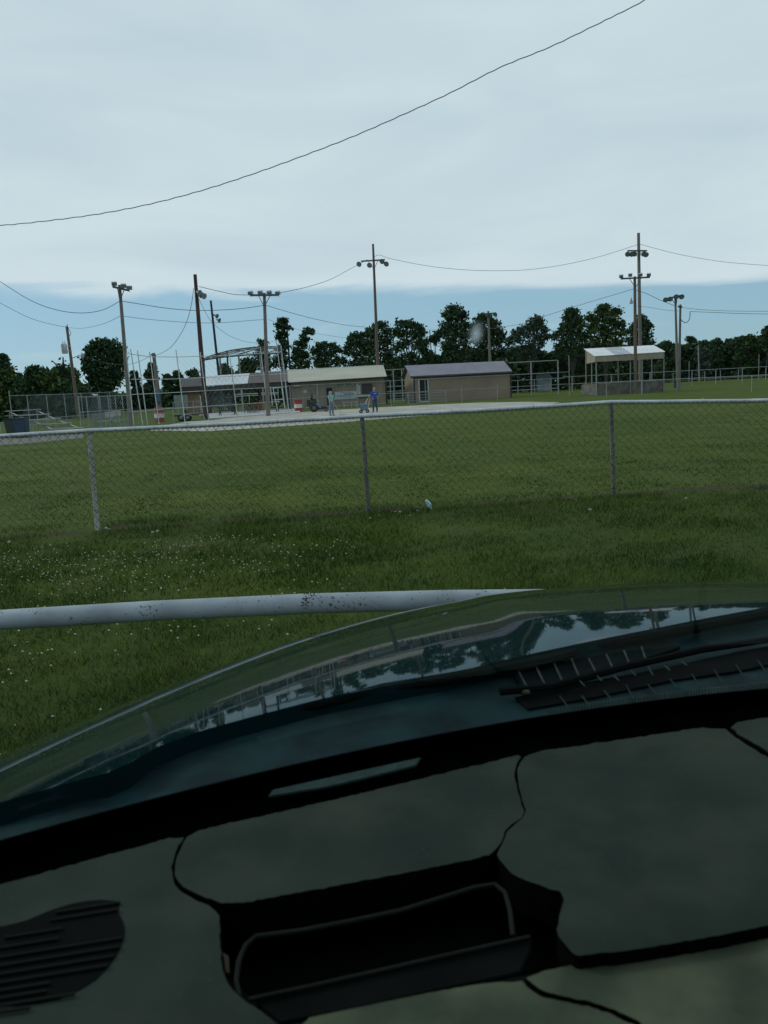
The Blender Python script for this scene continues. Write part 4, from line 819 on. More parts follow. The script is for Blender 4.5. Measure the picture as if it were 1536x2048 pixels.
# ------------------------------------------------------------------ people
def skinned(name, chains, m, parent, sub=1, scale=1., org=None, rot=0., extra=None):
    "chains: list of [(x,y,z,r),...]; identical points are merged, the first point is the root"
    idx = {}; V = []; R = []; E = []
    for ch in chains:
        prev = None
        for (x, y, z, r) in ch:
            k = (round(x, 4), round(y, 4), round(z, 4))
            if k not in idx: idx[k] = len(V); V.append((x, y, z)); R.append(r)
            if prev is not None and prev != idx[k]: E.append((prev, idx[k]))
            prev = idx[k]
    ca, sa = math.cos(rot), math.sin(rot); o = ORG[parent.name]; base = Vector(org)
    W = [tuple(base + Vector((x*ca-y*sa, x*sa+y*ca, z))*scale - Vector(o)) for x, y, z in V]
    me = bpy.data.meshes.new(name); me.from_pydata(W, E, []); ob = bpy.data.objects.new(name, me); COL.objects.link(ob); ob.parent = parent; me.materials.append(m)
    ORG[ob.name] = o
    md = ob.modifiers.new('Skin', 'SKIN'); md.use_smooth_shade = True
    for i, d in enumerate(me.skin_vertices[0].data): d.radius = (R[i]*scale, R[i]*scale); d.use_root = (i == 0)
    s = ob.modifiers.new('Sub', 'SUBSURF'); s.levels = s.render_levels = sub
    return ob
def hand(w, fwd, side, r=.026):
    "palm and five curled fingers from wrist w, pointing fwd, thumb towards side"
    w = Vector(w); f = Vector(fwd).normalized(); s = Vector(side); s = (s-f*s.dot(f)).normalized(); d = f.cross(s); ch = []
    def c(p, r): return (p.x, p.y, p.z, r)
    palm = w+f*.05; ch.append([c(w, r), c(palm, .034)])
    for i, (o, L) in enumerate(((.027, .072), (.009, .082), (-.009, .076), (-.026, .058))):
        k = palm+f*.035+s*o; ch.append([c(palm, .034), c(k, .011), c(k+f*L*.45+d*.012, .0095), c(k+f*L*.7+d*.035, .0085), c(k+f*L*.62+d*.055, .008)])
    ch.append([c(palm, .034), c(w+f*.035+s*.035, .013), c(w+f*.06+s*.052+d*.012, .011), c(w+f*.085+s*.05+d*.03, .009)])
    return ch
SKIN = mat('skin', (.42, .25, .18), .6, .06, 10); JEAN = mat('blue_jeans', (.075, .125, .19), .85, .2, 8); SHOE = mat('dark_shoes', (.02, .02, .022), .7, .1, 10)
def person(lab, base, rot, H, lsh, rsh, shirt, jean, hairm, stance, cap=None, bald=False):
    """local frame: facing +y, right hand side +x. lsh/rsh: elbow and wrist points."""
    t = thing('person', lab, 'person', base); k = H/1.75; A = dict(org=base, rot=rot, scale=k, parent=t)
    (lf, rf) = stance; nb = .04 if bald else 0
    hipL, hipR = (-.095, 0, .92), (.095, 0, .92); knL = (lf[0]*.9, lf[1]*.5+.03, .50); knR = (rf[0]*.9, rf[1]*.5+.03, .50)
    anL = (lf[0], lf[1]-.02, .09); anR = (rf[0], rf[1]-.02, .09)
    shL, shR = (-.185, -.01, 1.42), (.185, -.01, 1.42)
    body = [[(0, 0, .96, .13), (0, -.01, 1.10, .125), (0, -.01, 1.28, .14), (0, -.015, 1.42, .10), (0, -.01, 1.50, .06), (0, .01, 1.56, .058), (0, .02, 1.63, .085), (0, .015, 1.70, .078), (0, .01, 1.745, .035)],
            [(0, .02, 1.63, .085), (0, .105, 1.615, .016), (0, .122, 1.60, .012)], [(0, .02, 1.63, .085), (-.09, .01, 1.625, .014)], [(0, .02, 1.63, .085), (.09, .01, 1.625, .014)], [(0, .01, 1.56, .058), (0, .075, 1.555, .028)]]
    for hp, kn, an, ft in ((hipL, knL, anL, lf), (hipR, knR, anR, rf)):
        body.append([(0, 0, .96, .13), (*hp, .09), (*kn, .06), (an[0], an[1], .30, .052), (*an, .04), (ft[0]*1.05, ft[1]+.07, .04, .038), (ft[0]*1.1, ft[1]+.15, .03, .03)])
    for sh, (el, wr, fw, sd) in ((shL, lsh), (shR, rsh)):
        body.append([(0, -.015, 1.42, .10), (*sh, .062), (*el, .044), (*[el[i]*.35+wr[i]*.65 for i in range(3)], .038), (*wr, .027)]); body += [c for c in hand(wr, fw, sd)]
    skinned('body', body, SKIN, t, 2, k, base, rot)
    sl = []
    for sh, (el, wr, fw, sd) in ((shL, lsh), (shR, rsh)):
        e2 = [sh[i]*.15+el[i]*.85 for i in range(3)]; sl.append([(0, -.015, 1.42, .125), (*sh, .085), (*e2, .07)])
    skinned('shirt', [[(0, 0, .90, .155), (0, -.005, 1.05, .158), (0, -.01, 1.28, .168), (0, -.015, 1.42, .125), (0, -.01, 1.475, .075)]]+sl, shirt, t, 2, k, base, rot)
    lg = []
    for hp, kn, an, ft in ((hipL, knL, anL, lf), (hipR, knR, anR, rf)):
        lg.append([(0, 0, .96, .148), (*hp, .108), (*kn, .080), (an[0], an[1], .30, .072), (an[0], an[1], .085, .068)])
    skinned('jeans', [[(0, 0, .96, .148), (0, 0, 1.02, .145)]]+lg, jean, t, 2, k, base, rot)
    for ft in (lf, rf): skinned('shoe', [[(ft[0]*1.02, ft[1]-.05, .05, .048), (ft[0]*1.05, ft[1]+.06, .045, .048), (ft[0]*1.1, ft[1]+.16, .035, .038)]], SHOE, t, 2, k, base, rot)
    hc = [[(0, -.015, 1.66, .088), (0, -.005, 1.705, .088), (0, .0, 1.742, .05)], [(0, -.015, 1.66, .088), (0, -.045, 1.61, .062)]] if not bald else [[(0, -.03, 1.63, .085), (0, -.045, 1.60, .062)], [(0, -.03, 1.63, .085), (0, -.015, 1.69, .078)]]
    skinned('hair', hc, hairm, t, 2, k, base, rot)
    for sx in (-.032, .032):
        p = Vector((sx, .098, 1.645)); ca, sa = math.cos(rot), math.sin(rot); MB().ball(Vector(base)+Vector((p.x*ca-p.y*sa, p.x*sa+p.y*ca, p.z))*k, .011*k, n=8).build('eye', mat('eye_dark', (.03, .02, .02), .3, .1, 30), t, smooth=True)
    return t
def loc2w(base, rot, k, p): ca, sa = math.cos(rot), math.sin(rot); return Vector(base)+Vector((p[0]*ca-p[1]*sa, p[0]*sa+p[1]*ca, p[2]))*k
def people():
    teal = mat('teal_shirt', (.12, .36, .37), .85, .35, 7, col2=(.20, .44, .43)); hair1 = mat('grey_hair', (.40, .36, .31), .9, .1, 20); blue = mat('royal_blue_shirt', (.022, .075, .36), .85, .12, 6); hair2 = mat('sandy_grey_hair', (.34, .28, .20), .9, .15, 20)
    b = G(664, 831.5); H = 1.66; k = H/1.75; rot = -2.35       # faces right and towards the camera
    R_ = ((.26, .06, 1.18), (.20, .24, 1.02), (-.2, 1, -.25), (-.6, 0, 1)); L_ = ((-.27, .04, 1.16), (-.08, .27, 1.12), (1, .6, .1), (0, .3, 1))
    person('man in a teal shirt and light jeans holding a long rake on the infield', b, rot, H, L_, R_, teal, mat('light_jeans', (.14, .21, .28), .85, .2, 8), hair1, ((-.10, .03), (.11, -.04)), bald=True)
    h = loc2w(b, rot, k, (.17, .32, 1.0)); e = P(684.5, 825.5, h.y+.3); e.z = .03; top = h+(h-e).normalized()*.25
    t = thing('rake', 'long thin rake held by the man in teal, reaching the dirt', 'rake', (e.x, e.y, 0)); MB().bar(top, e, .016, n=6).build('handle', mat('pale_wood', (.52, .46, .34), .7, .1, 8), t)
    mb = MB(); mb.box(e, .5, .03, .03); [mb.bar(e+Vector((-.24+.04*i, 0, 0)), e+Vector((-.24+.04*i, -.02, -.04)), .005, n=4) for i in range(13)]; mb.build('rake_head', GALVF, t)
    b = G(750.5, 824.5); H = 1.74; k = H/1.75; rot = .35       # back to the camera
    L_ = ((-.30, .07, 1.17), (-.38, .27, 1.05), (-.3, 1, -.2), (.9, 0, .3)); R_ = ((.26, -.03, 1.14), (.27, .08, .90), (0, .2, -1), (-1, .3, 0))
    t = person('man in royal blue shirt seen from behind with one hand on the line marker', b, rot, H, L_, R_, blue, mat('dark_jeans', (.035, .065, .11), .85, .25, 8), hair2, ((-.12, .05), (.13, -.03)))
    mb = MB(); 
    for i, (u, w) in enumerate(((-.09, .05), (-.03, .06), (.04, .05), (.085, .02))): 
        q = [loc2w(b, rot, k, (u+dx, -.193, 1.33+dz+.1*u)) for dx, dz in ((-w/2, -.022), (w/2, -.022), (w/2, .022), (-w/2, .022))]; mb.prism(q, (q[0]-loc2w(b, rot, k, (u-w/2, -.2, 1.308+.1*u))))
    mb.build('shirt_print', mat('pale_print', (.45, .55, .75), .8, .1, 10), t)
    hnd = loc2w(b, rot, k, (-.385, .36, 1.02))
    # line marker
    c = G(729, 826); t = thing('line_marker', 'blue-grey wheeled line marking machine with two long pale handles', 'line marker', c)
    mb = MB(); z = .42; mb.prism([c+Vector(v) for v in ((-.28, -.2, .18), (.22, -.2, .18), (.30, -.2, .58), (-.24, -.2, .62))], (0, .42, 0)); mb.build('hopper', mat('marker_blue', (.055, .10, .19), .6, .35, 9, col2=(.16, .2, .26)), t, bevel=.02)
    MB().box(c+Vector((.03, .01, .62)), .62, .48, .04).build('lid', mat('marker_lid', (.30, .35, .38), .6, .2, 9), t, bevel=.01)
    for x, y in ((-.24, -.26), (-.24, .26), (.22, -.26), (.22, .26)):
        mb = MB(); wheel(mb, c+Vector((x, y, .13)), .13, .06, (0, 1, 0)); o = mb.build('wheel', BLACK, t, smooth=True); MB().lathe(c+Vector((x, y-.035 if y < 0 else y+.035, .13)), (0, -1 if y < 0 else 1, 0), [(0, .06), (.01, .05)], 8).build('rim', GALVF, o)
    ph = mat('pale_wood', (0, 0, 0)); 
    for s, e in ((-.2, 0), (.2, .02)):
        a = c+Vector((.0 if s < 0 else .24, s, .5 if s < 0 else .22)); q = hnd+Vector((0 if s < 0 else .12, s*.35+.05, -.03)); MB().bar(a, q+Vector((.03, 0, .05)), .022, n=6).build('handle', ph, t)
    MB().bar(hnd+Vector((-.05, -.12, .02)), hnd+Vector((.17, .16, .02)), .02, n=6).build('grip', BLACK, t)
people()
# ------------------------------------------------------------------ trees
LEAF = {}
def leafmat(i):
    c = [((.016, .038, .020), (.038, .074, .034), (.080, .125, .050)), ((.020, .042, .016), (.048, .086, .026), (.105, .145, .042)), ((.024, .045, .032), (.055, .086, .060), (.115, .15, .098))][i]
    if i not in LEAF: LEAF[i] = veg_mat(['dark_leaves', 'green_leaves', 'grey_green_leaves'][i], *c)
    return LEAF[i]
BARK = mat('bark', (.045, .038, .030), .9, .2, 6)
def leaf_quads(C, size, rg, flat=.0):
    N = len(C); a = rg.normal(size=(N, 3)); a /= np.linalg.norm(a, axis=1)[:, None]; b = rg.normal(size=(N, 3)); b = np.cross(a, b); b /= np.linalg.norm(b, axis=1)[:, None]
    s = size*rg.uniform(.5, 1.2, N)[:, None]; s2 = s*.55
    V = np.stack([C-a*s, C-b*s2, C+a*s, C+b*s2], 1).reshape(-1, 3); return V
def tree(label, xc, ytop, hw, Y, style=0, seed=1, low=.18, group='trees beyond the ball field', lobes=None, dens=1., name='tree', leaf=.30, ybase=None):
    """xc: pixel column of the crown, ytop: pixel row of the top, hw: half width in px"""
    rg = np.random.default_rng(seed); top = P(xc, ytop, Y); H = top.z; b = Vector((top.x, Y, 0)); W = hw*Y/FP
    if ybase: b = P(ybase, 800, Y); b.z = 0
    t = thing(name, label, 'tree', b, group)
    L = []
    if lobes: L = [(P(x, y, Y), r*Y/FP) for x, y, r in lobes]
    else:
        n = 17
        for i in range(n):
            z = low+(.93-low)*((i+.5)/n)**.85; env = math.sin(math.pi*min(1, max(.08, (z-low*.6)/(1.03-low*.6)))**.75)**.6
            a = rg.uniform(0, 6.28); rad = W*env*rg.uniform(.25, .72); r = W*rg.uniform(.26, .42)*(1.05-.35*z)
            L.append((Vector((top.x+math.cos(a)*rad, Y+math.sin(a)*rad*.8, H*z-(r*.3))), r))
        L.append((Vector((top.x+rg.uniform(-.15, .15)*W, Y, H-W*.24)), W*.25))
    Cs = []
    for c, r in L:
        nc = max(6, int(34*dens)); q = rg.normal(size=(nc, 3)); q /= np.linalg.norm(q, axis=1)[:, None]; q *= (r*rg.uniform(.45, 1.02, nc))[:, None]; q[:, 2] *= .85
        cl = np.array(c)+q; k = max(7, int(12*max(r/1.6, .7)))
        pp = np.repeat(cl, k, 0)+rg.normal(size=(nc*k, 3))*min(.42, .26*r+.12)*np.array([1, 1, .7]); Cs.append(pp)
    C = np.concatenate(Cs); C = C[C[:, 2] > .4]
    V = leaf_quads(C, leaf, rg); raw('crown', V, np.arange(len(V)).reshape(-1, 4), leafmat(style), t)
    mb = MB(); r0 = max(.14, W*.075); fork = H*(low+.18); wob = Vector((rg.uniform(-.3, .3), 0, 0)); p1 = b.lerp(Vector((top.x, Y, fork)), .5)+wob; p2 = Vector((b.x*.4+top.x*.6, Y, fork))
    mb.tube([b-Vector((0, 0, .2)), b+Vector((0, 0, H*.03)), p1, p2], [r0*1.5, r0*1.1, r0*.9, r0*.75], 7)
    for c, r in L[::1]:
        st = p1.lerp(p2, rg.uniform(.3, 1)) if c.z < H*.6 else p2; mid = st.lerp(c, .5)+Vector((0, 0, .08*H*rg.uniform(0, 1))); mb.tube([st, mid, c], [r0*.45, r0*.3, r0*.1], 5)
    mb.build('trunk', BARK, t, smooth=True)
    return t
D = 'trees beyond the ball field'
tree('big round dark tree standing just left of the left light pole', 207, 678, 42, 118, 0, 1, .12, dens=1.1, lobes=[(192, 690, 11), (206, 688, 10), (222, 689, 11), (236, 700, 11), (180, 702, 11), (200, 704, 14), (220, 706, 14), (242, 716, 9), (176, 720, 11), (192, 724, 14), (214, 724, 15), (236, 730, 12), (176, 738, 11), (196, 744, 14), (218, 746, 14), (238, 750, 11), (184, 758, 11), (204, 764, 13), (228, 766, 13), (212, 782, 13), (190, 778, 11)])
tree('olive bushy tree between round tree and grey stub, right of the light pole', 302, 727, 17, 125, 2, 2, .2, dens=.8)
tree('thin half-bare tree behind the backstop mesh', 268, 742, 14, 125, 2, 3, .25, dens=.45)
# left woods
LW = [(-60, 735, 60, 105, 'tree at the far left beyond the frame edge'), (8, 738, 42, 104, 'dark tree at the left edge behind the bleachers'), (60, 732, 42, 102, 'dense dark tree behind the bleachers, second from the left edge'), (100, 745, 34, 100, 'yellowish-topped tree of the left woods, left of the utility pole'), (132, 762, 30, 98, 'lowest tree of the left woods, behind the utility pole'), (163, 770, 26, 101, 'small dark tree filling the gap left of the round tree')]
for i, (x, y, w, Y, lab) in enumerate(LW): tree(lab, x, y, w, Y, 1 if i in (1, 3) else 0, 20+i, .04, dens=1.3)
tree('dark layered conifer poking above the left woods at the frame edge', 4, 711, 18, 112, 0, 27, .3, lobes=[(5, 714, 5), (8, 722, 8), (0, 730, 11), (10, 736, 12), (4, 746, 14)], dens=.6)
def snag():
    b = gp(127, 101); t = thing('tree', 'broken bare-limbed tree sticking out above the left woods', 'tree', b, D); mb = MB(); g = lambda x, y: P(x, y, 101)
    mb.tube([b, g(125, 770), g(127, 735), g(126, 714)], [.3, .25, .15, .08], 6); mb.tube([g(125, 750), g(115, 733), g(104, 721)], [.14, .1, .05], 5); mb.tube([g(126, 760), g(112, 748), g(108, 738)], [.12, .08, .04], 5); mb.build('trunk', BARK, t)
    rg = np.random.default_rng(5); C = np.concatenate([np.array(g(x, y))+rg.normal(size=(60, 3))*.45 for x, y in ((120, 742), (128, 737), (135, 745), (118, 752), (140, 755))]); V = leaf_quads(C, .3, rg); raw('crown', V, np.arange(len(V)).reshape(-1, 4), leafmat(0), t)
snag()
tree('small far tree left of the red-brown pole', 352, 742, 18, 150, 0, 31, .1, dens=.7); tree('low far tree behind the pavilion room', 385, 738, 20, 150, 0, 32, .1, dens=.7); tree('low far tree right of the barrel, left of the pavilion', 335, 748, 16, 150, 0, 33, .05, dens=.8)
tree('broad bushy tree under the right part of the hoop roof', 492, 716, 34, 125, 1, 34, .03, dens=1.2); tree('low bushy tree under the left part of the hoop roof', 447, 729, 26, 125, 0, 35, .03, dens=1.1)
tree('small knobbly tree at the right end of the hoop roof', 524, 680, 16, 122, 0, 36, .3, lobes=[(524, 684, 6), (527, 692, 7), (520, 700, 6), (530, 706, 7), (516, 712, 8), (533, 718, 8), (524, 722, 9), (512, 724, 7), (536, 730, 10), (522, 734, 12)], dens=.4)
tree('tall slender open tree behind the thin dark pole', 566, 638, 16, 124, 0, 37, .3, lobes=[(563, 642, 6), (569, 641, 5), (557, 649, 5), (565, 654, 7), (574, 654, 5), (560, 665, 6), (568, 668, 6), (558, 675, 6), (566, 682, 6), (572, 690, 5), (560, 696, 6), (567, 706, 5), (556, 716, 8), (575, 722, 9), (566, 730, 11), (548, 727, 8)], dens=.42, ybase=573)
tree('slender tree leaning right beside the thin pole', 603, 658, 20, 124, 0, 38, .3, lobes=[(617, 662, 6), (611, 665, 5), (624, 664, 4), (606, 676, 6), (612, 680, 5), (598, 686, 6), (606, 692, 7), (592, 700, 7), (602, 704, 8), (610, 710, 7), (590, 716, 9), (601, 722, 11), (614, 726, 8), (592, 732, 11), (607, 736, 12)], dens=.45, ybase=598)
tree('wide flat-topped tree behind the left half of the cream roof', 650, 688, 26, 120, 0, 39, .2, lobes=[(640, 692, 7), (650, 692, 7), (665, 693, 8), (630, 703, 8), (645, 704, 10), (662, 706, 10), (675, 700, 6), (634, 718, 10), (652, 720, 12), (670, 722, 11), (640, 732, 12), (662, 736, 12)], dens=.6)
tree('spreading tree left of the tallest weathered pole', 712, 666, 30, 120, 0, 40, .2, lobes=[(712, 671, 6), (705, 676, 6), (720, 674, 7), (731, 668, 7), (700, 690, 8), (714, 690, 10), (730, 688, 9), (738, 700, 9), (692, 702, 9), (708, 706, 11), (724, 710, 11), (742, 716, 9), (688, 722, 10), (704, 728, 12), (728, 730, 12), (745, 732, 9)], dens=.6)
tree('bluish tree directly behind the tallest weathered pole', 752, 644, 28, 128, 0, 41, .1, lobes=[(741, 665, 9), (750, 656, 9), (764, 650, 9), (772, 662, 10), (756, 672, 12), (742, 684, 11), (766, 686, 13), (778, 680, 10), (754, 702, 14), (774, 708, 13), (784, 722, 13), (760, 730, 13)], dens=.75)
tree('large crooked tree between weathered pole and slate-roofed shed', 818, 641, 42, 122, 0, 42, .1, lobes=[(802, 650, 10), (812, 648, 8), (824, 650, 9), (836, 655, 9), (842, 668, 9), (826, 668, 11), (806, 668, 12), (794, 664, 9), (848, 684, 8), (832, 688, 12), (812, 690, 13), (794, 692, 11), (846, 700, 10), (856, 708, 7), (826, 710, 13), (804, 716, 13), (786, 736, 13), (812, 738, 14), (836, 730, 12), (850, 722, 8), (800, 756, 14), (785, 768, 12)], dens=.75)
tree('tallest full tree standing above the left end of the slate roof', 905, 610, 34, 122, 0, 43, .1, lobes=[(903, 620, 10), (914, 622, 10), (896, 632, 10), (910, 636, 13), (926, 630, 9), (893, 650, 11), (912, 654, 14), (930, 650, 11), (888, 664, 9), (876, 670, 8), (870, 678, 7), (902, 670, 13), (922, 672, 12), (940, 668, 10), (894, 688, 12), (912, 694, 12), (930, 694, 12), (894, 708, 9), (908, 716, 13), (930, 718, 12), (900, 730, 10)], dens=.8)
tree('broad tree behind the grey light pole above the slate roof', 975, 625, 38, 126, 0, 44, .1, lobes=[(966, 634, 8), (958, 640, 8), (976, 640, 10), (988, 646, 9), (950, 656, 9), (966, 660, 13), (984, 664, 12), (998, 664, 10), (1002, 676, 8), (955, 680, 12), (974, 684, 14), (994, 686, 12), (962, 704, 13), (986, 708, 14), (1008, 704, 11), (970, 726, 13), (1000, 728, 13)], dens=.85)
tree('feathery wide tree right of the slate-roofed shed', 1060, 630, 45, 124, 2, 45, .1, lobes=[(1073, 637, 7), (1066, 644, 7), (1080, 646, 8), (1058, 654, 8), (1074, 658, 10), (1088, 660, 8), (1045, 660, 8), (1030, 666, 8), (1056, 670, 11), (1078, 674, 10), (1092, 674, 6), (1036, 678, 10), (1020, 682, 9), (1060, 688, 11), (1082, 688, 8), (1042, 696, 12), (1020, 702, 11), (1064, 704, 10), (1030, 718, 13), (1056, 720, 12)], dens=.75, leaf=.26)
tree('tall narrow tree left of the dugout roof', 1142, 616, 32, 124, 0, 46, .1, lobes=[(1140, 622, 7), (1148, 626, 8), (1134, 632, 8), (1146, 640, 10), (1156, 638, 7), (1134, 648, 9), (1150, 654, 11), (1162, 652, 8), (1122, 662, 8), (1112, 672, 8), (1138, 668, 12), (1158, 670, 11), (1172, 672, 8), (1128, 684, 12), (1150, 688, 13), (1170, 688, 10), (1118, 696, 9), (1140, 706, 13), (1164, 706, 11)], dens=.8)
tree('rounded green tree with loose tuft on top, behind the dugout', 1210, 611, 42, 126, 1, 47, .1, lobes=[(1204, 615, 5), (1212, 614, 5), (1200, 626, 10), (1216, 626, 11), (1232, 624, 8), (1180, 634, 8), (1190, 642, 10), (1208, 644, 13), (1228, 642, 11), (1240, 650, 9), (1184, 658, 10), (1204, 664, 13), (1226, 664, 13), (1244, 666, 8), (1192, 680, 12), (1214, 684, 13), (1238, 682, 11), (1180, 696, 9), (1204, 702, 12), (1230, 700, 12)], dens=.85)
tree('dark tree behind the two tall poles at the dugout', 1283, 630, 24, 128, 0, 48, .1, lobes=[(1280, 636, 6), (1286, 642, 7), (1274, 650, 8), (1290, 656, 9), (1298, 652, 6), (1264, 662, 7), (1278, 668, 11), (1294, 672, 10), (1264, 680, 10), (1284, 688, 13), (1302, 690, 9), (1260, 700, 10), (1290, 706, 12)], dens=.85)
# right woods
RW = [(1330, 682, 26, 0), (1358, 690, 20, 0), (1381, 673, 20, 0), (1408, 682, 18, 2), (1432, 678, 22, 0), (1456, 678, 20, 2), (1480, 676, 18, 0), (1504, 669, 22, 1), (1532, 668, 24, 1), (1566, 664, 30, 0), (1310, 700, 20, 0)]
RL = ['dark tree just right of the dugout roof', 'low tree behind the twin slim poles', 'flat-crowned tree right of the twin slim poles', 'grey-green tree right of the flat-crowned one', 'dark tree above the pale distant pole', 'grey-green bushy tree in the middle of the right woods', 'narrow dark tree of the right woods with a spiky top', 'rounded green tree near the right edge', 'green tree at the right frame edge', 'tree beyond the right frame edge', 'low tree behind the right end of the dugout']
for i, (x, y, w, s) in enumerate(RW): tree(RL[i], x, y, w, 165+(i % 3)*6, s, 60+i, .03, dens=1.15, leaf=.36)
tree('dark conifer rising at the right edge of the photo', 1536, 652, 14, 150, 0, 75, .2, lobes=[(1534, 658, 5), (1532, 668, 8), (1540, 674, 10), (1530, 684, 10), (1541, 694, 12)], dens=.7)
def woods():
    rg = np.random.default_rng(9); C = []
    for (x0, x1, Y, h0, h1) in ((770, 1190, 134, 6.8, 1.3), (1160, 1700, 176, 8.2, 1.0), (-260, 150, 112, 6.6, 1.2), (150, 330, 140, 3.2, .8), (330, 760, 160, 4.0, .8), (600, 900, 140, 4.2, 1.2)):
        xa = P(x0, 800, Y).x; xb = P(x1, 800, Y).x; N = int((xb-xa)*(h0*42)); x = rg.uniform(xa, xb, N); hm = h0+h1*nz(x*.35, x*.11, 5)*1.4+h1*.6*nz(x*1.3, x*.4, 6)
        C.append(np.stack([x, Y+rg.uniform(-3, 3, N), rg.random(N)**.8*hm], 1))
    for x, y, r in ((782, 770, 12), (1010, 740, 12)): C.append(np.array(P(x, y, 124))+rg.normal(size=(300, 3))*1)
    C = np.concatenate(C); V = leaf_quads(C, .6, rg); raw('understory_woods', V, np.arange(len(V)).reshape(-1, 4), leafmat(0), kind='stuff', label='dark mass of undergrowth and far woods closing the gaps between trees', category='woods')
woods()
# something pale glimpsed through the trees: a far white house
t = thing('far_house', 'pale blurred house glimpsed under the trees behind the three-post panel', 'building', gp(1087, 131)); c = gp(1087, 131); MB().box(c+Vector((0, 0, 1.0)), 2.4, 2, 2.0).build('wall', mat('far_wall', (.26, .31, .34), .8, .15, 1), t)
mb = MB(); mb.prism([c+Vector((-1.4, -1.2, 2.02)), c+Vector((1.4, -1.2, 2.02)), c+Vector((1.1, 0, 2.7)), c+Vector((-1.1, 0, 2.7))], (0, .05, .08)); mb.prism([c+Vector((-1.4, 1.2, 2.02)), c+Vector((1.4, 1.2, 2.02)), c+Vector((1.1, .02, 2.7)), c+Vector((-1.1, .02, 2.7))], (0, .05, .08)); mb.build('roof', mat('far_roof', (.05, .07, .07), .8, .1, 1), t)
# ------------------------------------------------------------------ the car we look out of
def hood_z(x, y):
    xc, z0, s0, k, n, c, e, m, y0 = 0.6866, 1.1727, 0.1235, 0.0387, 2.4371, 0.4211, 0.0544, 2.3966, 0.9935
    u = abs(x-xc); t = max(y-y0+c*u**2.2, 0.)
    z = z0-s0*(y-y0)-k*t**n-e*u**m
    z += .007/(1+math.exp(-(x-.27)/.022))*min(1, max(0, (y-1.2)/.3)) - .004
    return z
def base_y(x): return 1.035-.243*(x-.7)**2
def onto(px, py, zf, off=0.):
    "drop the view ray of a pixel onto the height field zf"
    lo, hi = .3, 2.2
    for k in range(120):
        Y = lo+(hi-lo)*k/119; p = P(px, py, Y)
        if p.z <= zf(p.x, p.y)+off: return Vector((p.x, p.y, zf(p.x, p.y)+off))
    return Vector((p.x, p.y, zf(p.x, p.y)+off))
_re = [(lambda v: (v.x, v.y))(onto(x, y, hood_z)) for x, y in ((-150, 1640), (0, 1608), (120, 1578), (240, 1543), (300, 1500), (400, 1462), (640, 1400), (900, 1347), (1080, 1308), (1300, 1262), (1536, 1215), (1700, 1184))]
def yr(x): return float(np.interp(x, [a for a, b in _re], [b for a, b in _re])) if x < _re[-1][0] else _re[-1][1]-.10*(x-_re[-1][0])
def cowl_z(x, y):
    b = base_y(x); e = max(yr(x), b+.03); t = min(1, max(0, (y-b)/(e-b))); return (1.088*(1-t)+(hood_z(x, e)-.022)*t) - (.02*max(0, -x-.2))
def C(px, py, off=0.): return onto(px, py, cowl_z, off)
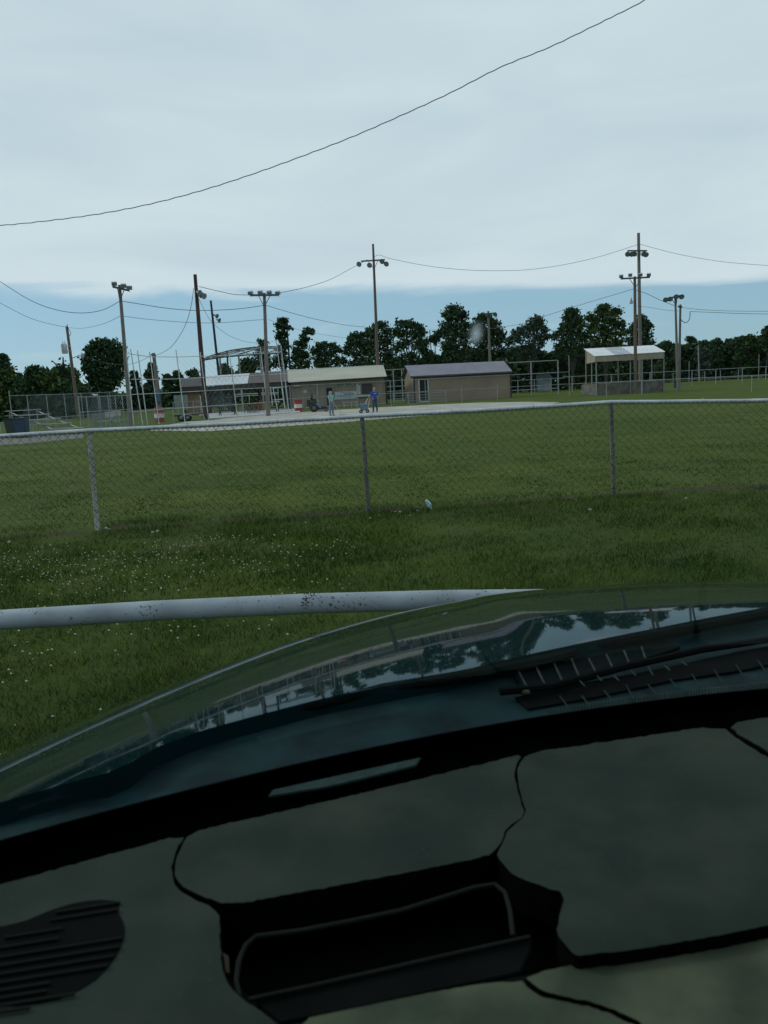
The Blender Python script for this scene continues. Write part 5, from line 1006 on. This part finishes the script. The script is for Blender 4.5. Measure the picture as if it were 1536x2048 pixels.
def car():
    cx = .55; t = thing('car', 'dark green car seen from inside, with cracked dashboard, windshield and glossy hood', 'car', (cx, .2, 0))
    # paint
    pm = bpy.data.materials.new('dark_green_paint'); pm.use_nodes = True; b = pm.node_tree.nodes['Principled BSDF']; n = pm.node_tree.nodes; l = pm.node_tree.links
    b.inputs['Base Color'].default_value = (.003, .015, .017, 1); b.inputs['Roughness'].default_value = .35; b.inputs['Coat Weight'].default_value = 1; b.inputs['Coat Roughness'].default_value = .025; b.inputs['Coat IOR'].default_value = 1.21; b.inputs['Specular IOR Level'].default_value = .0
    tc = n.new('ShaderNodeTexCoord'); no = n.new('ShaderNodeTexNoise'); no.inputs['Scale'].default_value = 5; no.inputs['Detail'].default_value = 2; l.new(tc.outputs['Object'], no.inputs[0])
    bp = n.new('ShaderNodeBump'); bp.inputs['Strength'].default_value = .035; bp.inputs['Distance'].default_value = .01; l.new(no.outputs['Fac'], bp.inputs['Height']); l.new(bp.outputs[0], b.inputs['Coat Normal'])
    # dust and scratches in the coat
    d2 = n.new('ShaderNodeTexNoise'); d2.inputs['Scale'].default_value = 160; d2.inputs['Detail'].default_value = 4; l.new(tc.outputs['Object'], d2.inputs[0])
    rr = n.new('ShaderNodeMapRange'); rr.inputs[1].default_value = .4; rr.inputs[2].default_value = .9; rr.inputs[3].default_value = .015; rr.inputs[4].default_value = .08; l.new(d2.outputs['Fac'], rr.inputs[0]); l.new(rr.outputs[0], b.inputs['Coat Roughness'])
    NX, NY = 150, 110; V = []; F = []
    x0, x1 = -.95, 1.95; yf = lambda x: 2.42-.22*abs(x-cx)**2.2
    for j in range(NY+1):
        for i in range(NX+1):
            x = x0+(x1-x0)*i/NX; a = yr(x); e = yf(x); y = a+(e-a)*j/NY; V.append((x, y, hood_z(x, y)))
    F = [(j*(NX+1)+i, j*(NX+1)+i+1, (j+1)*(NX+1)+i+1, (j+1)*(NX+1)+i) for j in range(NY) for i in range(NX)]
    # fold the sheet down at front and sides so it is a body panel with depth
    def skirt(idx, off):
        base = len(V)
        for i in idx: v = V[i]; V.append((v[0]+off[0], v[1]+off[1], max(.42, v[2]-off[2])))
        for k in range(len(idx)-1): F.append((idx[k], idx[k+1], base+k+1, base+k))
    skirt([NY*(NX+1)+i for i in range(NX+1)], (0, .06, .5)); skirt([j*(NX+1) for j in range(NY+1)], (-.03, 0, .5)); skirt([j*(NX+1)+NX for j in range(NY+1)], (.03, 0, .5)); skirt([i for i in range(NX+1)], (0, -.012, .06))
    mb = MB(); mb.add(V, F); hd = mb.build('hood', pm, t, smooth=True)
    pl = mat('cowl_plastic', (.007, .026, .030), .6, .25, 14, bump=.2, spec=.10); blk = mat('trim_black', (.003, .0045, .0045), .8, .1, 20, spec=.06)
    def strip(name, m, ya, yb, za, zb, th=.004, par=t, xs=(-.95, 1.95), N=60, bev=0):
        mb = MB(); V = []; 
        for i in range(N+1):
            x = xs[0]+(xs[1]-xs[0])*i/N
            for yy, zz in ((ya(x), za(x)), (yb(x), zb(x))): V += [(x, yy, zz), (x, yy, zz-th)]
        F = []
        for i in range(N):
            a = 4*i; c = a+4; F += [(a, c, c+2, a+2), (a+1, a+3, c+3, c+1), (a, a+1, c+1, c), (a+2, c+2, c+3, a+3)]
        mb.add(V, F); return mb.build(name, m, par, smooth=True)
    Zb = 1.118
    strip('cowl_panel', pl, lambda x: base_y(x)-.02, lambda x: yr(x)+.012, lambda x: cowl_z(x, base_y(x)), lambda x: cowl_z(x, yr(x)+.012), .006)
    # cowl louvres on the right
    fr = mat('cowl_frame', (.003, .007, .007), .7, .1, 12, spec=.06); rb = mat('cowl_rib', (.045, .065, .062), .6, .2, 40, spec=.1)
    def band(name, m, pts, off, th, par):
        o = [C(x, y, off) for x, y in pts]; mb = MB(); n = len(o)//2; vs = []
        for k in range(n): vs += [o[k], o[-1-k], o[k]-Vector((0, 0, th)), o[-1-k]-Vector((0, 0, th))]
        F = []
        for k in range(n-1): a = 4*k; c = a+4; F += [(a, a+1, c+1, c), (a+2, c+2, c+3, a+3), (a, c, c+2, a+2), (a+1, a+3, c+3, c+1)]
        F += [(0, 2, 3, 1), (4*n-4, 4*n-3, 4*n-1, 4*n-2)]; mb.add(vs, F); return mb.build(name, m, par)
    gr = band('cowl_grille', fr, [(1025, 1346), (1130, 1322), (1240, 1300), (1330, 1283), (1360, 1300), (1260, 1334), (1150, 1366), (1045, 1392)], .004, .004, t)
    for k in range(8): MB().bar(C(1038+k*35, 1347-k*7.0, .011), C(1060+k*33, 1386-k*9.5, .011), .0014, n=4).build('rib', rb, gr)
    band('cowl_recess', blk, [(1030, 1400), (1180, 1366), (1340, 1336), (1480, 1308), (1640, 1278), (1640, 1308), (1480, 1342), (1340, 1370), (1190, 1398), (1056, 1420)], .004, .003, t)
    for k in range(7): MB().bar(C(1160+k*34, 1366-k*6.4, .013), C(1170+k*34, 1377-k*6.4, .013), .0012, n=4).build('cowl_clip', rb, t)
    for k in range(10): MB().bar(C(1120+k*44, 1402-k*8.2, .006), C(1137+k*44, 1426-k*8.2, .006), .0012, n=4).build('cowl_clip', mat('cowl_step', (.02, .038, .038), .7, .1, 12, spec=.1), t)
    mb = MB(); c = C(1052, 1391, .012); mb.box(c, .012, .008, .005); mb.build('wiper_nut_cap', mat('tan_plastic', (.09, .07, .04), .6, .1, 12), t, bevel=.002)
    A = [(1700, 1197), (1536, 1230), (1400, 1257), (1250, 1285), (1085, 1312)]
    mb = MB(); mb.tube([C(x, y, z_) for (x, y), z_ in zip(A, (.02, .02, .018, .015, .008))], [.010, .010, .010, .009, .004], 8); arm = mb.build('wiper_arm', blk, t, smooth=True)
    mb = MB(); mb.tube([C(x, y, .014) for x, y in [(1150, 1310), (1085, 1324), (900, 1358), (768, 1384), (640, 1412), (560, 1434)]], [.008, .010, .010, .009, .007, .003], 8); mb.build('wiper_blade', blk, t, smooth=True)
    mb = MB(); mb.tube([C(x, y, .012) for x, y in [(1000, 1394), (1100, 1374), (1250, 1338), (1400, 1306), (1536, 1280), (1700, 1250)]], .006, 7); mb.build('wiper_linkage', blk, t, smooth=True)
    # windshield
    gm = bpy.data.materials.new('windshield_glass'); gm.use_nodes = True; nt = gm.node_tree; n = nt.nodes; l = nt.links; n.remove(n['Principled BSDF']); out = n['Material Output']
    tr = n.new('ShaderNodeBsdfTransparent'); tr.inputs[0].default_value = GTINT; gl = n.new('ShaderNodeBsdfGlossy'); gl.inputs['Roughness'].default_value = 0.0; fz = n.new('ShaderNodeFresnel'); fz.inputs[0].default_value = 1.42
    geo = n.new('ShaderNodeNewGeometry'); io = n.new('ShaderNodeMapRange'); io.inputs[3].default_value = 1.24; io.inputs[4].default_value = 1/1.24; l.new(geo.outputs['Backfacing'], io.inputs[0]); l.new(io.outputs[0], fz.inputs[0])
    mx = n.new('ShaderNodeMixShader'); l.new(fz.outputs[0], mx.inputs[0]); l.new(tr.outputs[0], mx.inputs[1]); l.new(gl.outputs[0], mx.inputs[2])
    # a dried smudge and faint dust specks on the pane
    tc = n.new('ShaderNodeTexCoord'); sm = P(952, 668, GY(952, 668)); o = Vector((cx, .2, 0)); vm = n.new('ShaderNodeVectorMath'); vm.operation = 'SUBTRACT'; l.new(tc.outputs['Object'], vm.inputs[0]); vm.inputs[1].default_value = tuple(sm-o)
    vs = n.new('ShaderNodeVectorMath'); vs.operation = 'MULTIPLY'; l.new(vm.outputs[0], vs.inputs[0]); vs.inputs[1].default_value = (1/.0034, 1/.0100, 1/.0075)
    ln = n.new('ShaderNodeVectorMath'); ln.operation = 'LENGTH'; l.new(vs.outputs[0], ln.inputs[0])
    mr = n.new('ShaderNodeMapRange'); mr.interpolation_type = 'SMOOTHSTEP'; mr.inputs[1].default_value = 1.; mr.inputs[2].default_value = .0; mr.inputs[3].default_value = 0; mr.inputs[4].default_value = .34; l.new(ln.outputs['Value'], mr.inputs[0])
    dn = n.new('ShaderNodeTexNoise'); dn.inputs['Scale'].default_value = 26; dn.inputs['Detail'].default_value = 6; l.new(tc.outputs['Object'], dn.inputs[0])
    dr = n.new('ShaderNodeMapRange'); dr.inputs[1].default_value = .62; dr.inputs[2].default_value = .9; dr.inputs[3].default_value = .0; dr.inputs[4].default_value = .010; l.new(dn.outputs['Fac'], dr.inputs[0])
    ad = n.new('ShaderNodeMath'); ad.operation = 'ADD'; l.new(mr.outputs[0], ad.inputs[0]); l.new(dr.outputs[0], ad.inputs[1])
    tl = n.new('ShaderNodeBsdfTranslucent'); tl.inputs[0].default_value = (.62, .78, .84, 1); m3 = n.new('ShaderNodeMixShader'); l.new(ad.outputs[0], m3.inputs[0]); l.new(mx.outputs[0], m3.inputs[1]); l.new(tl.outputs[0], m3.inputs[2]); l.new(m3.outputs[0], out.inputs[0])
    V = []; F = []; NX, NZ = 60, 24; Zt = 1.70; gx0, gx1 = -.62, 1.75
    for j in range(NZ+1):
        z = Zb-.02+(Zt-Zb+.02)*j/NZ
        for i in range(NX+1): x = gx0+(gx1-gx0)*i/NX; V.append((x, glass_y(x, z), z))
    F = [(j*(NX+1)+i, j*(NX+1)+i+1, (j+1)*(NX+1)+i+1, (j+1)*(NX+1)+i) for j in range(NZ) for i in range(NX)]
    # outer skin: 4 mm thick laminated pane is modelled as one smooth sheet
    mb = MB(); mb.add(V, F); g = mb.build('windshield', gm, t, smooth=True)
    V = []; F = []
    for i in range(NX+1):
        x = gx0+(gx1-gx0)*i/NX
        for z in (Zb-.02, Zb+.012-.004*math.sin(3*x)): y = glass_y(x, z)-.004; V += [(x, y, z), (x, y-.003, z)]
    for i in range(NX): a = 4*i; F += [(a, a+4, a+6, a+2), (a+1, a+3, a+7, a+5), (a+2, a+6, a+7, a+3), (a, a+1, a+5, a+4)]
    mb = MB(); mb.add(V, F); mb.build('black_border', mat('frit_black', (.001, .0015, .0015), .9, .1, 20, spec=.02), g, smooth=True)
    # serrated rubber edge at the foot of the pane
    mb = MB()
    for k in range(90):
        x = .20+k*.0042; mb.box((x, glass_y(x, Zb+.020)+.004, Zb+.016), .0012, .002, .008)
    mb.build('defroster_lines', rb, g, kind='stuff')
    # cabin shell
    hl = mat('headliner', (.045, .045, .042), .95, .1, 30)
    tz = 1.72; mb = MB(); N = 24; V = []; 
    for i in range(N+1):
        x = gx0-.05+(gx1-gx0+.1)*i/N; yy = glass_y(x, 1.69); zz = tz-.10*abs((x-cx)/1.2)**3
        V += [(x, yy+.02, zz-.03), (x, yy+.02, zz), (x, -2.3, zz+.03), (x, -2.3, zz)]
    F = []
    for i in range(N): a = 4*i; c = a+4; F += [(a, c, c+1, a+1), (a+1, c+1, c+2, a+2), (a+2, c+2, c+3, a+3), (a+3, c+3, c, a)]
    F += [(0, 1, 2, 3), tuple(4*N+k for k in (3, 2, 1, 0))]; mb.add(V, F); mb.build('roof', hl, t, smooth=True)
    for s, x in ((-1, gx0-.03), (1, gx1+.03)):
        mb = MB(); mb.prism([(x, base_y(x)+.1, .35), (x, base_y(x)+.0, 1.10), (x, -2.3, 1.10), (x, -2.3, .35)], (s*.10, 0, 0)); mb.build('door', pm, t, bevel=.02)
        mb = MB(); xi = gx0+.02 if s < 0 else gx1-.02; mb.tube([(x, glass_y(xi, z)-.02, z) for z in (1.08, 1.3, 1.5, 1.68)], .038, 8); mb.build('pillar', hl, t, smooth=True)
        MB().box((x, -1.1, 1.38), .08, .12, .62).build('pillar', hl, t)
    MB().box((cx, -2.28, 1.05), gx1-gx0+.2, .08, 1.4).build('rear_panel', hl, t)
    MB().box((cx, -.6, .40), gx1-gx0+.1, 3.6, .06).build('cabin_pan', hl, t)
    for x in (-.35+.35, 1.1):
        o = MB().box((x, -.95, .72), .52, .55, .25).build('seat', mat('seat_cloth', (.05, .05, .05), .95, .1, 30), t, bevel=.05); MB().box((x, -1.25, 1.05), .50, .16, .62).build('seat_back', MATS['seat_cloth'], o, bevel=.05)
    for sx in (-.32, 1.42):
        for y in (1.75, -1.6):
            mb = MB(); wheel(mb, (sx, y, .34), .34, .22, (1, 0, 0)); o = mb.build('wheel', BLACK, t, smooth=True); MB().lathe((sx+(.11 if sx > 0 else -.11), y, .34), (1 if sx > 0 else -1, 0, 0), [(0, .2), (.02, .18)], 14).build('rim', GALVF, o)
    # ---------------- dashboard
    zd = 1.112
    D_ = mat('dash_vinyl', (.0235, .0350, .0280), .9, .12, 5, col2=(.0115, .0195, .0160), bump=.45, spec=.12, detail=9)
    nt = D_.node_tree; n = nt.nodes; l = nt.links; b = n['Principled BSDF']; no = n.new('ShaderNodeTexNoise'); no.inputs['Scale'].default_value = 260; no.inputs['Detail'].default_value = 3; tc = n.new('ShaderNodeTexCoord'); l.new(tc.outputs['Object'], no.inputs[0])
    dd = n.new('ShaderNodeTexNoise'); dd.inputs['Scale'].default_value = 9; dd.inputs['Detail'].default_value = 9; l.new(tc.outputs['Object'], dd.inputs[0])
    r1 = n.new('ShaderNodeMapRange'); r1.inputs[1].default_value = .67; r1.inputs[2].default_value = .74; l.new(no.outputs['Fac'], r1.inputs[0])
    r2 = n.new('ShaderNodeMapRange'); r2.inputs[1].default_value = .45; r2.inputs[2].default_value = .75; r2.inputs[4].default_value = .8; l.new(dd.outputs['Fac'], r2.inputs[0])
    mxx = n.new('ShaderNodeMix'); mxx.data_type = 'RGBA'; ol = b.inputs['Base Color'].links[0].from_socket; mt = n.new('ShaderNodeMath'); mt.operation = 'MAXIMUM'; l.new(r1.outputs[0], mt.inputs[0]); l.new(r2.outputs[0], mt.inputs[1]); l.new(mt.outputs[0], mxx.inputs[0]); l.new(ol, mxx.inputs[6]); mxx.inputs[7].default_value = (.038, .046, .034, 1); l.new(mxx.outputs[2], b.inputs['Base Color'])
    def smooth(pts, it=2):
        for _ in range(it):
            o = []
            for i in range(len(pts)): p, q = pts[i], pts[(i+1) % len(pts)]; o += [(p[0]*.75+q[0]*.25, p[1]*.75+q[1]*.25), (p[0]*.25+q[0]*.75, p[1]*.25+q[1]*.75)]
            pts = o
        return pts
    def edge_px(xs, dy=0): return [(x, dash_top(x)+dy) for x in xs]
    base = MB(); base.prism([Vector((x, base_y(x)-.004, 1.03)) for x in np.linspace(-.6, 1.6, 30)]+[Vector((1.6, .30, 1.03)), Vector((-.6, .30, 1.03))], (0, 0, -.02))
    ds = base.build('dashboard', mat('dash_foam', (.004, .004, .004), .95, .1, 12), t)
    th = .035
    strip('dark_gap_strip', mat('gap_black', (.0008, .001, .001), 1., .1, 20, spec=0.), lambda x: base_y(x)-.16, lambda x: base_y(x)+.036, lambda x: 1.098, lambda x: 1.104, .05, ds)  # added strip, its black colour stands for the dark gap under the glass
    cut = mat('shaded_pad_side', (.003, .0035, .003), 1., .1, 30, spec=0.)  # near-black pad sides: shade of cracks and recess put into the colour
    def ragged(pts):
        o = []
        for i in range(len(pts)):
            p, q = pts[i], pts[(i+1) % len(pts)]; L = math.dist(p, q); n = max(1, int(L/9)) if L < 420 else max(1, int(L/40)); fixed = L > 420
            for k in range(n):
                t = k/n; j = 0 if fixed else 1.5; o.append((p[0]*(1-t)+q[0]*t+random.gauss(0, j*.6), p[1]*(1-t)+q[1]*t+random.gauss(0, j*.45)))
        return o
    def piece(poly, name='dash_pad', lab=None, z=zd, m=D_, bev=.0010, it=1):
        mb = MB(); mb.prism([G(x, y, z) for x, y in ragged(smooth(poly, it))], (0, 0, -th)); o = mb.build(name, m, ds, bevel=bev, smooth=True)
        o.data.materials.append(cut)
        for p in o.data.polygons:
            if abs(p.normal.z) < .35: p.material_index = 1
        if lab: o['label'] = lab
        return o
    left = edge_px([-260, -120, 0, 120, 240, 372], 4)+[(352, 1700), (342, 1745), (352, 1775), (385, 1796), (438, 1820), (441, 1860), (440, 1905), (447, 1950), (470, 1986), (520, 2020), (600, 2080), (640, 2240), (-400, 2400), (-420, 2000)]
    piece(left, lab='left part of the pad with the speaker grille')
    mid = edge_px([381, 450, 560, 700, 850, 1000, 1047], 4)+[(1030, 1532), (1030, 1560), (1040, 1600), (1054, 1630), (1012, 1655), (1006, 1680), (990, 1702), (975, 1712), (800, 1748), (600, 1784), (460, 1811), (396, 1790), (357, 1767), (347, 1743), (357, 1702)]
    piece(mid, lab='middle part of the pad between two cracks')
    right = [(1056, 1630), (1043, 1598), (1034, 1560), (1035, 1532)]+edge_px([1055, 1150, 1300, 1442], 4)+[(1480, 1482), (1536, 1515), (1660, 1590), (1900, 1760), (1900, 1760), (1536, 1855), (1160, 1917), (1132, 1893), (1112, 1868), (1118, 1830), (1133, 1789), (1080, 1770), (1030, 1753), (1000, 1722), (995, 1704), (1010, 1680), (1016, 1657)]
    piece(right, lab='large right part of the pad')
    piece(edge_px([1452, 1536, 1700], 4)+[(1950, 1700), (1660, 1580), (1540, 1506), (1486, 1474)], lab='far right part of the pad')
    # lower fascia: the light it catches is painted as a paler colour
    F_ = mat('lit_fascia', (.088, .102, .062), .85, .2, 11, col2=(.036, .048, .032), bump=.5, spec=.15, detail=9)
    piece([(560, 2044), (800, 1996), (1036, 1955), (1064, 1984), (1100, 1998), (1200, 2018), (1290, 2060), (1400, 2250), (560, 2300)], 'lower_fascia', 'lower fascia painted lighter as if catching light, left piece', zd-.012, F_)
    piece([(1046, 1950), (1200, 1919), (1536, 1864), (1900, 1792), (2100, 2250), (1440, 2250), (1300, 2052), (1205, 2008), (1104, 1988), (1072, 1974)], 'lower_fascia', 'lower fascia painted lighter as if catching light, right piece', zd-.012, F_)
    # cluster recess with clear cover rim
    DK = mat('cluster_black', (.002, .0025, .0025), .9, .1, 20, spec=.05); RIM = mat('cover_rim', (.008, .011, .009), .8, .1, 20, spec=.12)
    mb = MB(); q = [G(x, y, 1.034) for x, y in ((430, 1790), (985, 1708), (1135, 1790), (1160, 1920), (560, 2040), (440, 1930))]; mb.prism(q, (0, 0, -.004)); cl = mb.build('instrument_cluster', DK, ds)
    loop = [(478, 1994), (472, 1960), (478, 1920), (492, 1890), (512, 1873), (600, 1862), (700, 1843), (800, 1822), (880, 1797), (950, 1775), (990, 1769), (1010, 1785), (1020, 1820), (1026, 1872)]
    mb = MB(); mb.tube([G(x, y, 1.104) for x, y in loop], .0021, 8); mb.build('cover_rim', RIM, cl, smooth=True)
    mb = MB(); mb.tube([G(x, y, 1.104) for x, y in ((498, 1999), (620, 1973), (780, 1937), (920, 1905), (1060, 1874))], .0017, 8); mb.build('cover_rim', RIM, cl, smooth=True)
    mb = MB(); mb.prism([G(x, y, 1.101) for x, y in ((512, 2006), (1064, 1878), (1060, 1905), (1040, 1945), (560, 2046))], (0, 0, -.004)); mb.build('lower_shelf', mat('shelf_dark', (.0035, .0045, .004), .8, .2, 20, spec=.04), cl, bevel=.001)
    mb = MB(); mb.prism([G(x, y, 1.101) for x, y in ((446, 1905), (457, 1912), (459, 1945), (452, 1944))], (0, 0, -.003)); mb.build('exposed_foam', mat('tan_foam', (.05, .036, .018), .9, .2, 40), cl)
    # speaker grille
    GR = mat('grille_black', (.006, .009, .0075), .8, .1, 20, spec=.08)
    ov = [(-60, 1858), (30, 1850), (120, 1812), (190, 1798), (245, 1803), (232, 1818), (250, 1850), (248, 1880), (225, 1925), (180, 1970), (100, 2004), (20, 2012), (-120, 2010), (-200, 1940)]
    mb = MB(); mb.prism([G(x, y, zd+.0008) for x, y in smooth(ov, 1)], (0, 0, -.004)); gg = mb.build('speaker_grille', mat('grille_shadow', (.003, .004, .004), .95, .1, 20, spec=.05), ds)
    bars = [(1838, 100, 238), (1858, 10, 125), (1877, -60, 118), (1896, -150, 245), (1913, -170, 240), (1930, -180, 228), (1947, -190, 215), (1963, -185, 100), (1978, -180, 92), (1993, -160, 150), (2006, -120, 60), (1824, 112, 240)]
    for y, xa, xb in bars:
        mb = MB(); mb.bar(G(xa, y-(xa-120)*.16, zd+.0022), G(xb, y-(xb-120)*.16, zd+.0022), .0013, n=5); mb.build('slat', GR, gg)
    # identification plate under the glass
    VP = mat('plate_metal', (.018, .036, .034), .7, .15, 60, 0., spec=.12); mb = MB(); mb.prism([G(x, y, zd+.006) for x, y in ((536, 1592), (545, 1579), (700, 1545), (842, 1514), (832, 1530), (790, 1541), (660, 1572))], (0, 0, -.003)); mb.build('identification_plate', VP, ds, bevel=.0008)
def dash_top(x): return float(np.interp(x, [-260, 0, 380, 700, 1050, 1445, 1536, 1700], [1830, 1765, 1660, 1588, 1503, 1445, 1430, 1402]))
GTINT = (.805, .88, .855, 1)
def glass_y(x, z): return base_y(x)+.012-(z-1.118)/math.tan(math.radians(36))-.06*(z-1.118)*0
def GY(px, py):
    Y = .3
    for _ in range(30):
        p = P(px, py, Y); Y = Y*.5+.5*glass_y(p.x, p.z)
    return Y
car()
print('objects', len(bpy.data.objects))
